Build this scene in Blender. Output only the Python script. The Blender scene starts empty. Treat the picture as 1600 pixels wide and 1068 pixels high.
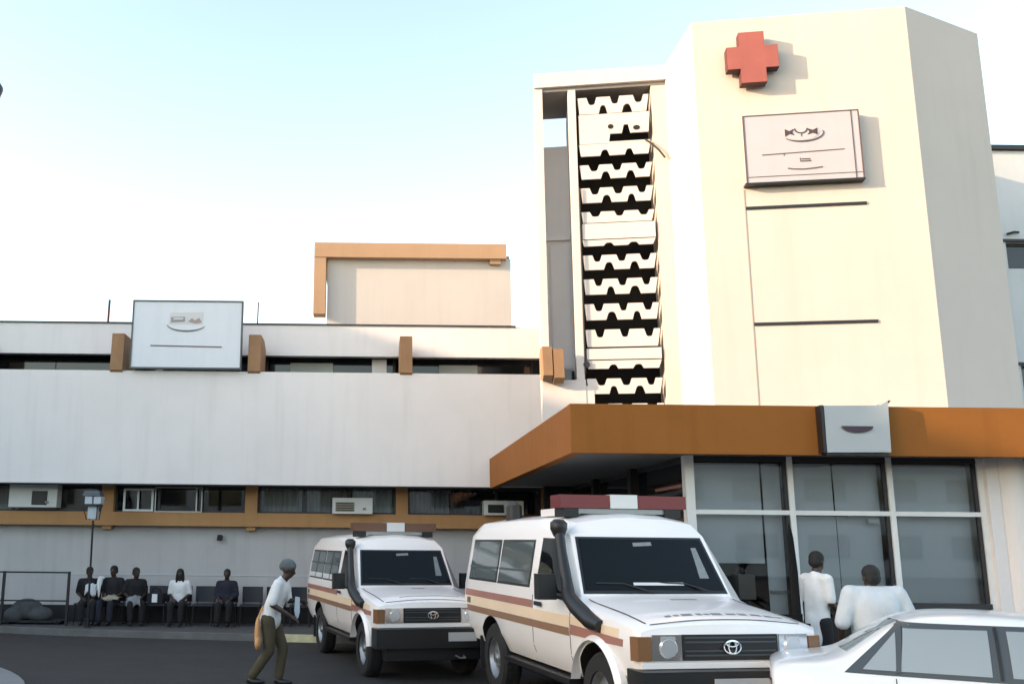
import bpy, bmesh, math, random
from mathutils import Vector, Matrix
from mathutils.bvhtree import BVHTree

random.seed(7)
sc = bpy.context.scene
COL = sc.collection
R = math.radians

# ------------------------------------------------------------------ camera
PITCH, ROLL = math.atan(280 / 1450), math.atan(.010)
cd = bpy.data.cameras.new('Camera')
cam = bpy.data.objects.new('Camera', cd)
COL.objects.link(cam)
cd.sensor_width = 36
cd.lens = 36 * 1450 / 1600
cd.shift_x, cd.shift_y = 220 / 1600, 31 / 1600
cd.clip_start, cd.clip_end = .1, 3000
_f = Vector((0, math.cos(PITCH), math.sin(PITCH)))
_u0 = Vector((0, -math.sin(PITCH), math.cos(PITCH)))
_r = Vector((1, 0, 0)) * math.cos(ROLL) + _u0 * math.sin(ROLL)
_u = _u0 * math.cos(ROLL) - Vector((1, 0, 0)) * math.sin(ROLL)
cam.matrix_world = Matrix(((_r.x, _u.x, -_f.x, 0), (_r.y, _u.y, -_f.y, 0), (_r.z, _u.z, -_f.z, 1.9), (0, 0, 0, 1)))
sc.camera = cam

# ------------------------------------------------------------------ light
SUN_A, SUN_E = R(75), R(15)          # the light travels towards +X and a little +Y
sd = Vector((math.sin(SUN_A) * math.cos(SUN_E), math.cos(SUN_A) * math.cos(SUN_E), -math.sin(SUN_E)))
world = bpy.data.worlds.new('World')
sc.world = world
world.use_nodes = True
wn = world.node_tree
bg = wn.nodes['Background']
sky = wn.nodes.new('ShaderNodeTexSky')
sky.sky_type = 'NISHITA'
sky.sun_disc = False
sky.sun_elevation = SUN_E
sky.sun_rotation = math.atan2(-sd.x, -sd.y)
sky.air_density, sky.dust_density, sky.ozone_density = 1.0, .9, 1.0
wb = wn.nodes.new('ShaderNodeMix')          # hazy, slightly warm air
wb.data_type, wb.blend_type = 'RGBA', 'MULTIPLY'
wb.inputs[0].default_value = 1
wb.inputs[7].default_value = (1.15, 1.0, .84, 1)
wn.links.new(sky.outputs[0], wb.inputs[6])
wn.links.new(wb.outputs[2], bg.inputs[0])
bg.inputs[1].default_value = .15
sl = bpy.data.lights.new('Sun', 'SUN')
sun = bpy.data.objects.new('Sun', sl)
COL.objects.link(sun)
sl.energy, sl.angle, sl.color = 2.0, R(.6), (1, .715, .46)
sun.location = (-30, -12, 20)
sun.rotation_euler = sd.to_track_quat('-Z', 'Y').to_euler()
vs = sc.view_settings
vs.view_transform, vs.look, vs.gamma, vs.exposure = 'Standard', 'None', 1, 2.15
vs.use_curve_mapping = False


# ------------------------------------------------------------------ materials
def mat(name, col, rough=.7, metal=0., var=.0, scale=3., bump=0., bscale=40., spec=.5, coat=0., stretch=None, stain=0., emit=None):
    m = bpy.data.materials.new(name)
    m.use_nodes = True
    nt = m.node_tree
    b = nt.nodes['Principled BSDF']
    b.inputs['Base Color'].default_value = (*col, 1)
    b.inputs['Roughness'].default_value = rough
    b.inputs['Metallic'].default_value = metal
    b.inputs['Specular IOR Level'].default_value = spec
    b.inputs['Coat Weight'].default_value = coat
    b.inputs['Coat Roughness'].default_value = .08
    if var or bump or stain:
        tc = nt.nodes.new('ShaderNodeNewGeometry')
        mp = nt.nodes.new('ShaderNodeMapping')
        nt.links.new(tc.outputs['Position'], mp.inputs[0])
        if stretch:
            mp.inputs['Scale'].default_value = stretch
    if var or stain:
        n = nt.nodes.new('ShaderNodeTexNoise')
        n.inputs['Scale'].default_value = scale
        n.inputs['Detail'].default_value = 6
        n.inputs['Roughness'].default_value = .65
        nt.links.new(mp.outputs[0], n.inputs[0])
        rp = nt.nodes.new('ShaderNodeValToRGB')
        rp.color_ramp.elements[0].position = .3
        rp.color_ramp.elements[1].position = .7
        a, c = 1 - var, 1 + var * .6
        rp.color_ramp.elements[0].color = (col[0] * a, col[1] * a, col[2] * a, 1)
        rp.color_ramp.elements[1].color = (min(1, col[0] * c), min(1, col[1] * c), min(1, col[2] * c), 1)
        nt.links.new(n.outputs[0], rp.inputs[0])
        out = rp.outputs[0]
        if stain:
            mp2 = nt.nodes.new('ShaderNodeMapping')
            mp2.inputs['Scale'].default_value = (3.2, 3.2, .22)
            nt.links.new(tc.outputs['Position'], mp2.inputs[0])
            n2 = nt.nodes.new('ShaderNodeTexNoise')
            n2.inputs['Scale'].default_value = 1.6
            n2.inputs['Detail'].default_value = 5
            nt.links.new(mp2.outputs[0], n2.inputs[0])
            r2 = nt.nodes.new('ShaderNodeValToRGB')
            r2.color_ramp.elements[0].position = .50
            r2.color_ramp.elements[0].color = (1, 1, 1, 1)
            r2.color_ramp.elements[1].position = .78
            r2.color_ramp.elements[1].color = (1 - stain, 1 - stain, 1 - stain * 1.15, 1)
            nt.links.new(n2.outputs[0], r2.inputs[0])
            mx = nt.nodes.new('ShaderNodeMix')
            mx.data_type = 'RGBA'
            mx.blend_type = 'MULTIPLY'
            mx.inputs[0].default_value = 1
            nt.links.new(out, mx.inputs[6])
            nt.links.new(r2.outputs[0], mx.inputs[7])
            out = mx.outputs[2]
        nt.links.new(out, b.inputs['Base Color'])
    if bump:
        n3 = nt.nodes.new('ShaderNodeTexNoise')
        n3.inputs['Scale'].default_value = bscale
        n3.inputs['Detail'].default_value = 4
        nt.links.new(tc.outputs['Position'], n3.inputs[0])
        bp = nt.nodes.new('ShaderNodeBump')
        bp.inputs['Strength'].default_value = bump
        bp.inputs['Distance'].default_value = .01
        nt.links.new(n3.outputs[0], bp.inputs['Height'])
        nt.links.new(bp.outputs[0], b.inputs['Normal'])
    return m


def thin_glass(name, tint, refl=.12):
    """window glass that lets the room show through under its reflection"""
    m = bpy.data.materials.new(name)
    m.use_nodes = True
    nt = m.node_tree
    nt.nodes.remove(nt.nodes['Principled BSDF'])
    t = nt.nodes.new('ShaderNodeBsdfTransparent')
    t.inputs[0].default_value = (*tint, 1)
    g = nt.nodes.new('ShaderNodeBsdfGlossy')
    g.inputs['Roughness'].default_value = .02
    fr = nt.nodes.new('ShaderNodeFresnel')
    fr.inputs[0].default_value = 1.5
    ad = nt.nodes.new('ShaderNodeMath')
    ad.operation = 'ADD'
    ad.use_clamp = True
    ad.inputs[1].default_value = refl
    nt.links.new(fr.outputs[0], ad.inputs[0])
    mx = nt.nodes.new('ShaderNodeMixShader')
    nt.links.new(ad.outputs[0], mx.inputs[0])
    nt.links.new(t.outputs[0], mx.inputs[1])
    nt.links.new(g.outputs[0], mx.inputs[2])
    nt.links.new(mx.outputs[0], nt.nodes['Material Output'].inputs[0])
    return m


M = dict(
    plaster=mat('white plaster', (.74, .72, .72), .85, var=.05, scale=.7, bump=.25, bscale=60, stain=.07),
    cream=mat('cream plaster', (.53, .485, .45), .85, var=.04, scale=.7, bump=.25, bscale=60, stain=.05),
    coolwall=mat('pale grey plaster', (.56, .58, .60), .85, var=.05, scale=.8, bump=.2, bscale=60, stain=.08),
    lowwall=mat('grey white wall paint', (.50, .49, .49), .8, var=.07, scale=.9, bump=.2, bscale=60, stain=.12),
    brown=mat('ochre brown paint', (.26, .098, .020), .75, var=.08, scale=1.1, bump=.2, bscale=50, spec=.2, stain=.10),
    beam=mat('tan brown paint', (.44, .235, .095), .75, var=.10, scale=1.5, bump=.2, stain=.12),
    tan=mat('tan paint', (.40, .25, .15), .8, var=.07, scale=1.3, bump=.2, stain=.1),
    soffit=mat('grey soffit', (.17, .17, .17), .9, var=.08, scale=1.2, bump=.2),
    asphalt=mat('asphalt', (.030, .028, .027), .9, var=.22, scale=1.4, bump=.6, bscale=120),
    concrete=mat('concrete', (.20, .20, .20), .9, var=.14, scale=2, bump=.4, bscale=70),
    paving=mat('pavement', (.08, .08, .08), .9, var=.15, scale=2, bump=.4, bscale=70),
    kerb=mat('kerb concrete', (.14, .14, .138), .9, var=.2, scale=3, bump=.4, bscale=70),
    kerbpaint=mat('worn pale kerb paint', (.62, .58, .36), .85, var=.25, scale=6, bump=.3),
    dark_base=mat('plain black', (.018, .018, .02), .8, var=.2, scale=3),
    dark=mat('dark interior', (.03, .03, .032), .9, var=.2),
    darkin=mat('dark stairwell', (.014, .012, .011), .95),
    black=mat('black plastic', (.012, .012, .013), .45, var=.1, scale=6),
    rubber=mat('tyre rubber', (.016, .016, .017), .85, var=.2, scale=8, bump=.3),
    metal_black=mat('black metal', (.02, .02, .022), .5, .3),
    alu=mat('white aluminium', (.74, .76, .77), .4, var=.04, scale=4),
    darkalu=mat('dark aluminium', (.035, .035, .04), .5, .2),
    steel=mat('grey steel', (.35, .36, .37), .4, .8, var=.08),
    chrome=mat('chrome', (.75, .76, .77), .15, 1),
    carwhite=mat('white car paint', (.86, .83, .81), .35, var=.03, scale=1.5, coat=.6),
    sedan=mat('white sedan paint', (.78, .80, .81), .28, var=.02, scale=1.5, coat=.8),
    stripe_red=mat('faded red brown stripe', (.34, .155, .12), .5, var=.08, scale=3),
    stripe_brown=mat('brown stripe', (.27, .155, .095), .5, var=.08, scale=3),
    stripe_cream=mat('cream stripe', (.78, .62, .44), .5, var=.05, scale=3),
    carglass=mat('tinted car glass', (.006, .008, .010), .04, spec=.22),
    sideglass=mat('grey side glass', (.10, .125, .13), .06, spec=1.0),
    sedanglass=mat('pale reflecting car glass', (.26, .30, .31), .05, spec=1.0, coat=1),
    trim=mat('dark grey trim', (.055, .068, .075), .4),
    redlens=mat('dark red lens', (.16, .03, .035), .25, coat=.6),
    brownlens=mat('dusty brown lens', (.13, .055, .03), .35, coat=.3),
    whitelens=mat('milky white lens', (.66, .67, .66), .3, coat=.5),
    amber=mat('amber lens', (.20, .10, .045), .25, coat=.5),
    headlens=mat('headlight lens', (.55, .58, .60), .12, .4, coat=1),
    plate=mat('pale number plate', (.42, .43, .44), .5),
    glass=thin_glass('lobby glass', (.86, .88, .89), .02),
    darkglass=mat('dark window glass', (.014, .017, .020), .06, spec=.6),
    blind=mat('grey roller blind', (.84, .84, .84), .9, var=.06, scale=1.5),
    curtain=mat('grey curtain', (.26, .28, .29), .9, var=.25, scale=1.2, stretch=(9, 9, .3)),
    cloth_pale=mat('pale curtain', (.44, .48, .47), .9, var=.12, scale=1.4),
    cross=mat('red cross paint', (.30, .085, .07), .6, var=.10, scale=3, stain=.12),
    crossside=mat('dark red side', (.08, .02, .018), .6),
    signwhite=mat('white sign board', (.42, .41, .45), .5, var=.03, scale=2, stain=.05),
    signcool=mat('pale blue grey sign board', (.66, .70, .76), .45, var=.03, scale=2, stain=.05),
    signmetal=mat('silver sign board', (.36, .39, .41), .4, .1, var=.04, scale=3),
    ink=mat('dark sign ink', (.05, .035, .05), .7),
    inksoft=mat('brown sign ink', (.10, .07, .075), .7),
    skin=mat('dark skin', (.045, .025, .018), .55, var=.1, scale=9),
    hair=mat('black hair', (.008, .008, .008), .7, var=.3, scale=20, bump=.6, bscale=150),
    eye=mat('eye white', (.22, .20, .19), .3),
    shirt=mat('white shirt cloth', (.72, .74, .75), .9, var=.08, scale=7, bump=.4, bscale=25),
    shirtgrey=mat('pale grey shirt cloth', (.56, .60, .63), .9, var=.08, scale=7, bump=.4, bscale=25),
    khaki=mat('khaki trouser cloth', (.075, .06, .034), .9, var=.25, scale=6, bump=.4, bscale=25),
    darkcloth=mat('black cloth', (.012, .012, .014), .9, var=.3, scale=8, bump=.3, bscale=30),
    navy=mat('navy cloth', (.015, .017, .03), .9, var=.2, scale=8, bump=.3, bscale=30),
    greencloth=mat('grey knitted cap', (.11, .13, .135), .9, var=.15, scale=14, bump=.5, bscale=60),
    orange=mat('orange bag cloth', (.62, .32, .13), .85, var=.1, scale=9, bump=.3),
    paper=mat('pale blue plastic bag', (.42, .50, .56), .5, var=.08, scale=9),
    beigecloth=mat('beige cloth', (.33, .29, .22), .9, var=.15, scale=9, bump=.3),
    greycloth=mat('grey cloth', (.22, .24, .25), .9, var=.2, scale=9, bump=.3),
    bundle=mat('dark grey blanket', (.07, .075, .08), .95, var=.3, scale=7, bump=.6, bscale=14),
    matt_black=mat('matt black', (.008, .008, .009), .9, spec=.15),
    baywhite=mat('stair bay plaster', (.56, .53, .52), .85, var=.05, scale=.7, bump=.25, bscale=60, stain=.06),
    bracket=mat('brown bracket paint', (.31, .175, .09), .8, var=.14, scale=2.5, bump=.3, stain=.15),
    joint=mat('beige joint filler', (.34, .29, .25), .9),
    chair=mat('dark navy chair plastic', (.016, .017, .030), .45, var=.1),
    acwhite=mat('air conditioner casing', (.62, .63, .61), .5, var=.05),
    beige=mat('beige grille', (.25, .23, .17), .7),
    lampglass=mat('lantern glass', (.45, .52, .58), .15, coat=.5),
)


# ------------------------------------------------------------------ mesh helpers
def top(o):
    while o.parent:
        o = o.parent
    return o


class MB:
    def __init__(s):
        s.v, s.f = [], []

    def add(s, vs_, fs):
        k = len(s.v)
        s.v += [tuple(p) for p in vs_]
        s.f += [tuple(i + k for i in f) for f in fs]
        return s

    def box(s, x0, x1, y0, y1, z0, z1):
        return s.prism([(x0, y0), (x1, y0), (x1, y1), (x0, y1)], z0, z1)

    def prism(s, poly, z0, z1):
        n = len(poly)
        a = sum(poly[i][0] * poly[(i + 1) % n][1] - poly[(i + 1) % n][0] * poly[i][1] for i in range(n))
        if a < 0:
            poly = poly[::-1]
        vs_ = [(x, y, z0) for x, y in poly] + [(x, y, z1) for x, y in poly]
        fs = [tuple(range(n - 1, -1, -1)), tuple(range(n, 2 * n))]
        fs += [(i, (i + 1) % n, n + (i + 1) % n, n + i) for i in range(n)]
        return s.add(vs_, fs)

    def slab(s, pts, vec):
        """closed solid: planar polygon pushed along vec"""
        n = len(pts)
        pts = [Vector(p) for p in pts]
        vec = Vector(vec)
        nor = Vector((0, 0, 0))
        for i in range(n):
            nor += pts[i].cross(pts[(i + 1) % n])
        if nor.dot(vec) > 0:
            pts = pts[::-1]
        vs_ = pts + [p + vec for p in pts]
        fs = [tuple(range(n)), tuple(range(2 * n - 1, n - 1, -1))]
        fs += [(i, n + i, n + (i + 1) % n, (i + 1) % n) for i in range(n)]
        return s.add(vs_, fs)

    def tube(s, path, r, n=8):
        path = [Vector(p) for p in path]
        rs = r if isinstance(r, (list, tuple)) else [r] * len(path)
        rings = []
        ref = None
        for i, p in enumerate(path):
            t = (path[min(i + 1, len(path) - 1)] - path[max(i - 1, 0)]).normalized()
            if ref is None:
                ref = t.orthogonal().normalized()
            a = (ref - t * ref.dot(t)).normalized()
            ref = a
            b = t.cross(a)
            rings.append([p + (a * math.cos(2 * math.pi * k / n) + b * math.sin(2 * math.pi * k / n)) * rs[i] for k in range(n)])
        vs_ = [q for g in rings for q in g]
        fs = []
        for i in range(len(path) - 1):
            fs += [(i * n + k, i * n + (k + 1) % n, (i + 1) * n + (k + 1) % n, (i + 1) * n + k) for k in range(n)]
        fs += [tuple(range(n - 1, -1, -1)), tuple(range((len(path) - 1) * n, len(path) * n))]
        return s.add(vs_, fs)

    def build(s, name, material, parent=None, bevel=0., seg=1, smooth=None):
        bm = bmesh.new()
        bv = [bm.verts.new(p) for p in s.v]
        for f in s.f:
            try:
                bm.faces.new([bv[i] for i in f])
            except ValueError:
                pass
        if bevel:
            es = [e for e in bm.edges if len(e.link_faces) == 2 and e.calc_face_angle(0) > .5]
            bmesh.ops.bevel(bm, geom=es, offset=bevel, segments=seg, affect='EDGES', profile=.5, clamp_overlap=True)
        return finish(bm, name, material, parent, smooth if smooth is not None else (40 if len(s.v) > 60 or seg > 1 else None))


def finish(bm, name, material, parent=None, smooth=None, mats=None):
    me = bpy.data.meshes.new(name)
    if parent is None:
        xs = [v.co for v in bm.verts]
        o0 = Vector(((min(p.x for p in xs) + max(p.x for p in xs)) / 2, (min(p.y for p in xs) + max(p.y for p in xs)) / 2, min(p.z for p in xs)))
    else:
        o0 = top(parent).location.copy()
    bmesh.ops.translate(bm, verts=bm.verts, vec=-o0)
    bm.normal_update()
    bm.to_mesh(me)
    bm.free()
    for m in (mats or [material]):
        me.materials.append(m)
    if smooth:
        me.shade_smooth()
        me.set_sharp_from_angle(angle=R(smooth))
    o = bpy.data.objects.new(name, me)
    COL.objects.link(o)
    if parent is None:
        o.location = o0
    else:
        o.parent = parent
    return o


def empty(name, loc):
    o = bpy.data.objects.new(name, None)
    o.location = loc
    o.empty_display_size = .2
    COL.objects.link(o)
    return o


def tag(o, label=None, cat=None, group=None, kind=None):
    for k, v in (('label', label), ('category', cat), ('group', group), ('kind', kind)):
        if v:
            o[k] = v
    return o


def dup(o, off, parent=None):
    c = o.copy()
    COL.objects.link(c)
    c.location = Vector(o.location) + Vector(off)
    c.parent = parent or o.parent
    return c


def baked(ob):
    """mesh of an object with its modifiers applied"""
    dg = bpy.context.evaluated_depsgraph_get()
    dg.update()
    return bpy.data.meshes.new_from_object(ob.evaluated_get(dg))


def box(name, m, parent, x0, x1, y0, y1, z0, z1, bevel=.0, seg=1):
    return MB().box(x0, x1, y0, y1, z0, z1).build(name, m, parent, bevel, seg)


# ------------------------------------------------------------------ ground
g = MB()
g.add([(-400, -400, 0), (400, -400, 0), (400, 400, 0), (-400, 400, 0)], [(0, 1, 2, 3)])
tag(g.build('asphalt_yard', M['asphalt']), kind='structure')

edge = [(-22, 20.6), (-9.5, 20.05), (-7.6, 19.75), (-6.0, 19.25), (-4.2, 18.95), (-2.2, 18.62), (0, 18.3), (2.6, 18.0), (4.2, 17.4),
        (4.62, 16.6), (4.7, 15), (4.7, 11.35), (5.0, 11.0), (8, 10.9), (16, 10.9)]
tag(MB().prism(edge + [(16, 26), (-22, 26)], -.05, .117).build('pavement', M['paving']), kind='structure')


def offset_path(path, d):
    out = []
    for i, p in enumerate(path):
        a, b = Vector(path[max(i - 1, 0)]), Vector(path[min(i + 1, len(path) - 1)])
        t = (b - a).normalized()
        out.append((p[0] + t.y * d, p[1] - t.x * d))
    return out


ko = offset_path(edge, .14)
kb = MB()
for i in range(len(edge) - 1):
    kb.prism([edge[i], edge[i + 1], ko[i + 1], ko[i]], -.04, .125)
tag(kb.build('kerb', M['kerb'], bevel=.012), kind='structure')
kp = MB()
e = [Vector((-1.75, 18.55)), Vector((-.7, 18.4))]
t = (e[1] - e[0]).normalized()
nrm = Vector((t.y, -t.x))
q = [e[0] + nrm * -.02, e[1] + nrm * -.02, e[1] + nrm * .17, e[0] + nrm * .17]
tag(kp.prism([tuple(p) for p in q], 0.004, .131).build('kerb_paint', M['kerbpaint']), kind='structure')
# kerbed island that shows at the bottom left corner
isl = MB()
cx, cy, rr = -9.4, 10.0, 5.55
isl.prism([(cx + rr * math.cos(2 * math.pi * k / 72), cy + rr * math.sin(2 * math.pi * k / 72)) for k in range(72)], -.03, .12)
tag(isl.build('traffic_island', M['concrete'], bevel=.02), kind='structure')


# ------------------------------------------------------------------ low wing on the left
wing = tag(empty('hospital_wing', (-6, 21, 0)), 'long low white hospital wing with tan window posts and a broad blank parapet', 'building')
WX0, WX1 = -20, 4.24
box('wall', M['lowwall'], wing, WX0, WX1, 21.0, 21.25, .1, 2.22)
box('dark_base', M['dark_base'], wing, WX0, WX1, 20.985, 21.01, .115, .47)  # dark strip along the foot of the wing wall
box('dado_strip', M['coolwall'], wing, WX0, WX1, 20.988, 21.01, 1.12, 1.145)
sb = box('sill_beam', M['beam'], wing, WX0, WX1, 20.72, 21.02, 2.19, 2.485, .012)
band = box('parapet_band', M['plaster'], wing, WX0, WX1, 20.0, 20.2, 3.06, 5.515, .012)
box('drip_edge', M['darkalu'], band, WX0, WX1, 20.03, 20.1, 3.035, 3.06)
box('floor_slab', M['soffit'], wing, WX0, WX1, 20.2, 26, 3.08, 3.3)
box('back_wall', M['dark'], wing, WX0, WX1, 23.2, 23.4, .1, 3.08)
box('end_wall', M['plaster'], wing, WX0 - .2, WX0, 20.2, 28, .1, 6.6)
fas = box('roof_fascia', M['plaster'], wing, WX0, WX1, 20.95, 21.15, 6.07, 6.79, .012)
box('roof_trim', M['darkalu'], fas, WX0, WX1 - .9, 20.92, 21.17, 6.79, 6.825)
box('roof_slab', M['soffit'], wing, WX0, WX1, 21.15, 28, 6.3, 6.6)
box('upper_back_wall', M['dark'], wing, WX0, WX1, 22.0, 22.15, 3.3, 6.3)
PX_ = [-12.33, -9.07, -5.80, -2.62, .71, 3.95]
post = box('post', M['beam'], wing, PX_[2] - .135, PX_[2] + .135, 20.73, 21.03, 2.485, 3.08, .012)
pad = box('beam_bracket', M['beam'], wing, PX_[2] - .1, PX_[2] + .1, 20.78, 21.0, 2.11, 2.19, .01)
fin = MB().slab([(PX_[2] + .09, 19.94, 5.52), (PX_[2] + .09, 20.08, 5.42), (PX_[2] + .09, 20.12, 5.52), (PX_[2] + .09, 20.95, 5.52), (PX_[2] + .09, 20.95, 6.18), (PX_[2] + .09, 20.62, 6.34), (PX_[2] + .09, 19.98, 6.34)], (.27, 0, 0)).build('roof_bracket', M['bracket'], wing, .012)
for x in PX_:
    if x != PX_[2]:
        d = x - PX_[2]
        dup(post, (d, 0, 0))
        dup(pad, (d, 0, 0))
        dup(fin, (d - (.17 if x > -3 else .05), 0, 0))


def rect_frame(mb, x0, x1, z0, z1, y0, y1, w):
    mb.box(x0, x1, y0, y1, z0, z0 + w).box(x0, x1, y0, y1, z1 - w, z1)
    mb.box(x0, x0 + w, y0, y1, z0 + w, z1 - w).box(x1 - w, x1, y0, y1, z0 + w, z1 - w)
    return mb


bays = [(-12.19, -9.21, 3, None), (-8.93, -5.94, 3, 'c'), (-5.66, -2.76, 3, None), (-2.48, .57, 3, 'b'), (.85, 3.81, 3, 'b')]
for bx0, bx1, n, kind in bays:
    mb = rect_frame(MB(), bx0, bx1, 2.485, 3.075, 20.88, 20.95, .04)
    wd = (bx1 - bx0) / n
    for k in range(1, n):
        mb.box(bx0 + k * wd - .025, bx0 + k * wd + .025, 20.88, 20.95, 2.525, 3.035)
    fr = mb.build('window', M['darkalu'], wing)
    for k in range(n):
        box('pane', M['glass'], fr, bx0 + k * wd + .027, bx0 + (k + 1) * wd - .027, 20.91, 20.916, 2.527, 3.033)
    if kind == 'b':
        for k, mm in zip(range(n), ('curtain', 'curtain', 'cloth_pale') if bx0 < 0 else ('curtain', 'navy', 'dark')):
            cu = MB()
            xa, xb = bx0 + k * wd + .05, bx0 + (k + 1) * wd - .06
            N = 26
            pts = [(xa + (xb - xa) * i / N, 21.06 + .022 * math.sin(i * 1.9 + k)) for i in range(N + 1)]
            cu.prism(pts + [(x, y + .012) for x, y in pts[::-1]], 2.3, 3.07)
            cu.build('curtain', M[mm], fr)
    if kind == 'c':
        box('curtain', M['curtain'], fr, bx0 + .05, bx0 + 1.05, 21.05, 21.07, 2.3, 3.07)
# pale casement frames standing open in the second bay
cf = rect_frame(MB(), -5.47, -4.80, 2.50, 3.0, 20.80, 20.84, .045)
cf.box(-5.16, -5.12, 20.80, 20.84, 2.545, 2.955)
cf.build('casement_frame', M['alu'], wing)
cf2 = rect_frame(MB(), -4.77, -3.72, 2.49, 3.04, 20.81, 20.84, .022)
cf2.box(-3.86, -3.83, 20.80, 20.84, 2.512, 3.018)
cf2.build('casement_frame', M['steel'], wing)
# upper floor window strip, mostly hidden behind the parapet band
for bx0, bx1, n, kind in bays:
    fr = rect_frame(MB(), bx0, bx1, 5.0, 6.2, 21.5, 21.56, .05).build('upper_window', M['darkalu'], wing)
    for k in range(2):
        w2 = (bx1 - bx0 - .1) / 2
        box('pane', M['darkglass'], fr, bx0 + .05 + k * w2 + .01, bx0 + .05 + (k + 1) * w2 - .01, 21.52, 21.53, 5.05, 6.15)
box('upper_curtain', M['cloth_pale'], wing, -1.9, -.9, 21.46, 21.49, 5.2, 6.0)
box('upper_curtain', M['cloth_pale'], wing, 1.6, 2.5, 21.46, 21.49, 5.2, 5.98)
box('upper_pier', M['plaster'], wing, .02, .36, 21.3, 21.5, 5.2, 6.07)
# penthouse box on the roof
ph = tag(empty('roof_penthouse', (1, 25, 6.6)), 'cream rooftop block with a tan frame along its top and left edge', 'building')
box('wall', M['cream'], ph, -1.25, 3.9, 25.15, 29, 6.6, 9.75)
box('top_beam', M['tan'], ph, -1.62, 3.75, 24.9, 25.4, 9.68, 10.1, .012)
box('side_post', M['tan'], ph, -1.62, -1.29, 24.92, 25.38, 8.05, 9.68, .012)
box('roof', M['concrete'], ph, -1.4, 3.9, 25.4, 29.2, 9.75, 9.9)
box('corner_bracket', M['tan'], ph, 3.3, 3.6, 24.98, 25.15, 9.55, 9.68)
for x, y, z, rad, lab in ((-6.30, 21.6, 7.52, .028, 'thicker short rust brown pole standing on wing roof left of the billboard'), (-2.73, 21.6, 7.5, .016, 'thin short brown pole standing on wing roof right of the billboard')):
    tag(MB().tube([(x, y, 6.6), (x + .01, y, z)], rad, 8).build('roof_pole', M['crossside']), lab, 'pole', 'short poles on the wing roof')
tag(MB().box(-3.36, -3.26, 20.86, 20.985, 1.9, 2.0).slab([(-3.36, 20.86, 1.98), (-3.26, 20.86, 1.98), (-3.26, 20.80, 1.88), (-3.36, 20.80, 1.88)], (0, .03, .03)).build('wall_lamp', M['black'], bevel=.01), 'small dark lamp fixed to the bare grey wall above the seats', 'lamp')


# air conditioners and pale box in the window strip
def ac(x0, x1, z0, z1, lab, grille='beige', part=(.08, .55)):
    r_ = tag(empty('air_conditioner', ((x0 + x1) / 2, 20.7, z0)), lab, 'air conditioner', 'air conditioners in the window strip')
    box('casing', M['acwhite'], r_, x0, x1, 20.55, 20.87, z0, z1, .02, 2)
    w = x1 - x0
    gx0, gx1 = x0 + w * part[0], x0 + w * part[1]
    gz0, gz1 = z0 + .05, z0 + (z1 - z0) * .72
    box('grille', M[grille], r_, gx0, gx1, 20.535, 20.552, gz0, gz1)
    for k in range(4):
        zz = gz0 + (gz1 - gz0) * (k + .5) / 4
        box('louvre', M['black'], r_, gx0 + .02, gx1 - .02, 20.525, 20.536, zz - .012, zz + .006)
    box('knob', M['beige'], r_, x0 + w * .76, x0 + w * .84, 20.53, 20.552, z0 + .08, z0 + .13, .005)


ac(-.82, .06, 2.487, 2.83, 'white air conditioner with beige grille in window above the farther ambulance')
ac(2.5, 3.37, 2.487, 2.80, 'white air conditioner with black fan opening just under the canopy corner', 'black', (.1, .5))
ac(-7.91, -6.86, 2.56, 3.05, 'large pale air conditioner with square dark opening in the leftmost window bay', 'black', (.48, .80))


# ------------------------------------------------------------------ tower
tower = tag(empty('stair_tower', (6.5, 14, 3.6)), 'tall cream tower with block screen stair bay and shaded angled right wall', 'building')
U = Vector((.9863, -.165, 0))          # along the tower front, to the right
V = Vector((.165, .9863, 0))           # into the tower
Q1, Q2, Q3 = (5.14, 13.73), (8.3, 13.2), (9.93, 13.97)
ZT = 10.2
MB().prism([Q1, Q2, Q3, (9.93, 19.5), (5.14, 19.5)], 3.62, ZT).build('tower_body', M['cream'], tower, .006, 1)


def fp(u, z, off=0.):
    """point on the tower front: u metres right of Q2, off metres proud of it"""
    p = Vector((Q2[0], Q2[1], z)) + U * u - V * off
    return p


def front_slab(u0, u1, z0, z1, name, m, t_, parent, base=0., bevel=.0):
    return MB().slab([fp(u0, z0, base), fp(u1, z0, base), fp(u1, z1, base), fp(u0, z1, base)], -V * t_).build(name, m, parent, bevel)


# dark slot lines and the flush panels between them
for z in (7.0, 5.165):
    front_slab(-2.57, -.83, z - .022, z + .022, 'slot_line', M['black'], .018, tower)
front_slab(-2.585, -2.57, 3.62, 7.3, 'panel_joint', M['joint'], .006, tower)

# open stair bay left of the tower: base, fin, slab, posts, screen
B0 = Vector((2.9, 15.5, 0))


def bp(u, z, v=0.):
    p = B0 + U * u + V * v
    return Vector((p.x, p.y, z))


def bay(name, m, u0, u1, v0, v1, z0, z1, parent=None, bevel=0.):
    pl = [bp(u0, 0, v0), bp(u1, 0, v0), bp(u1, 0, v1), bp(u0, 0, v1)]
    return MB().prism([(p.x, p.y) for p in pl], z0, z1).build(name, m, parent or tower, bevel)


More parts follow.
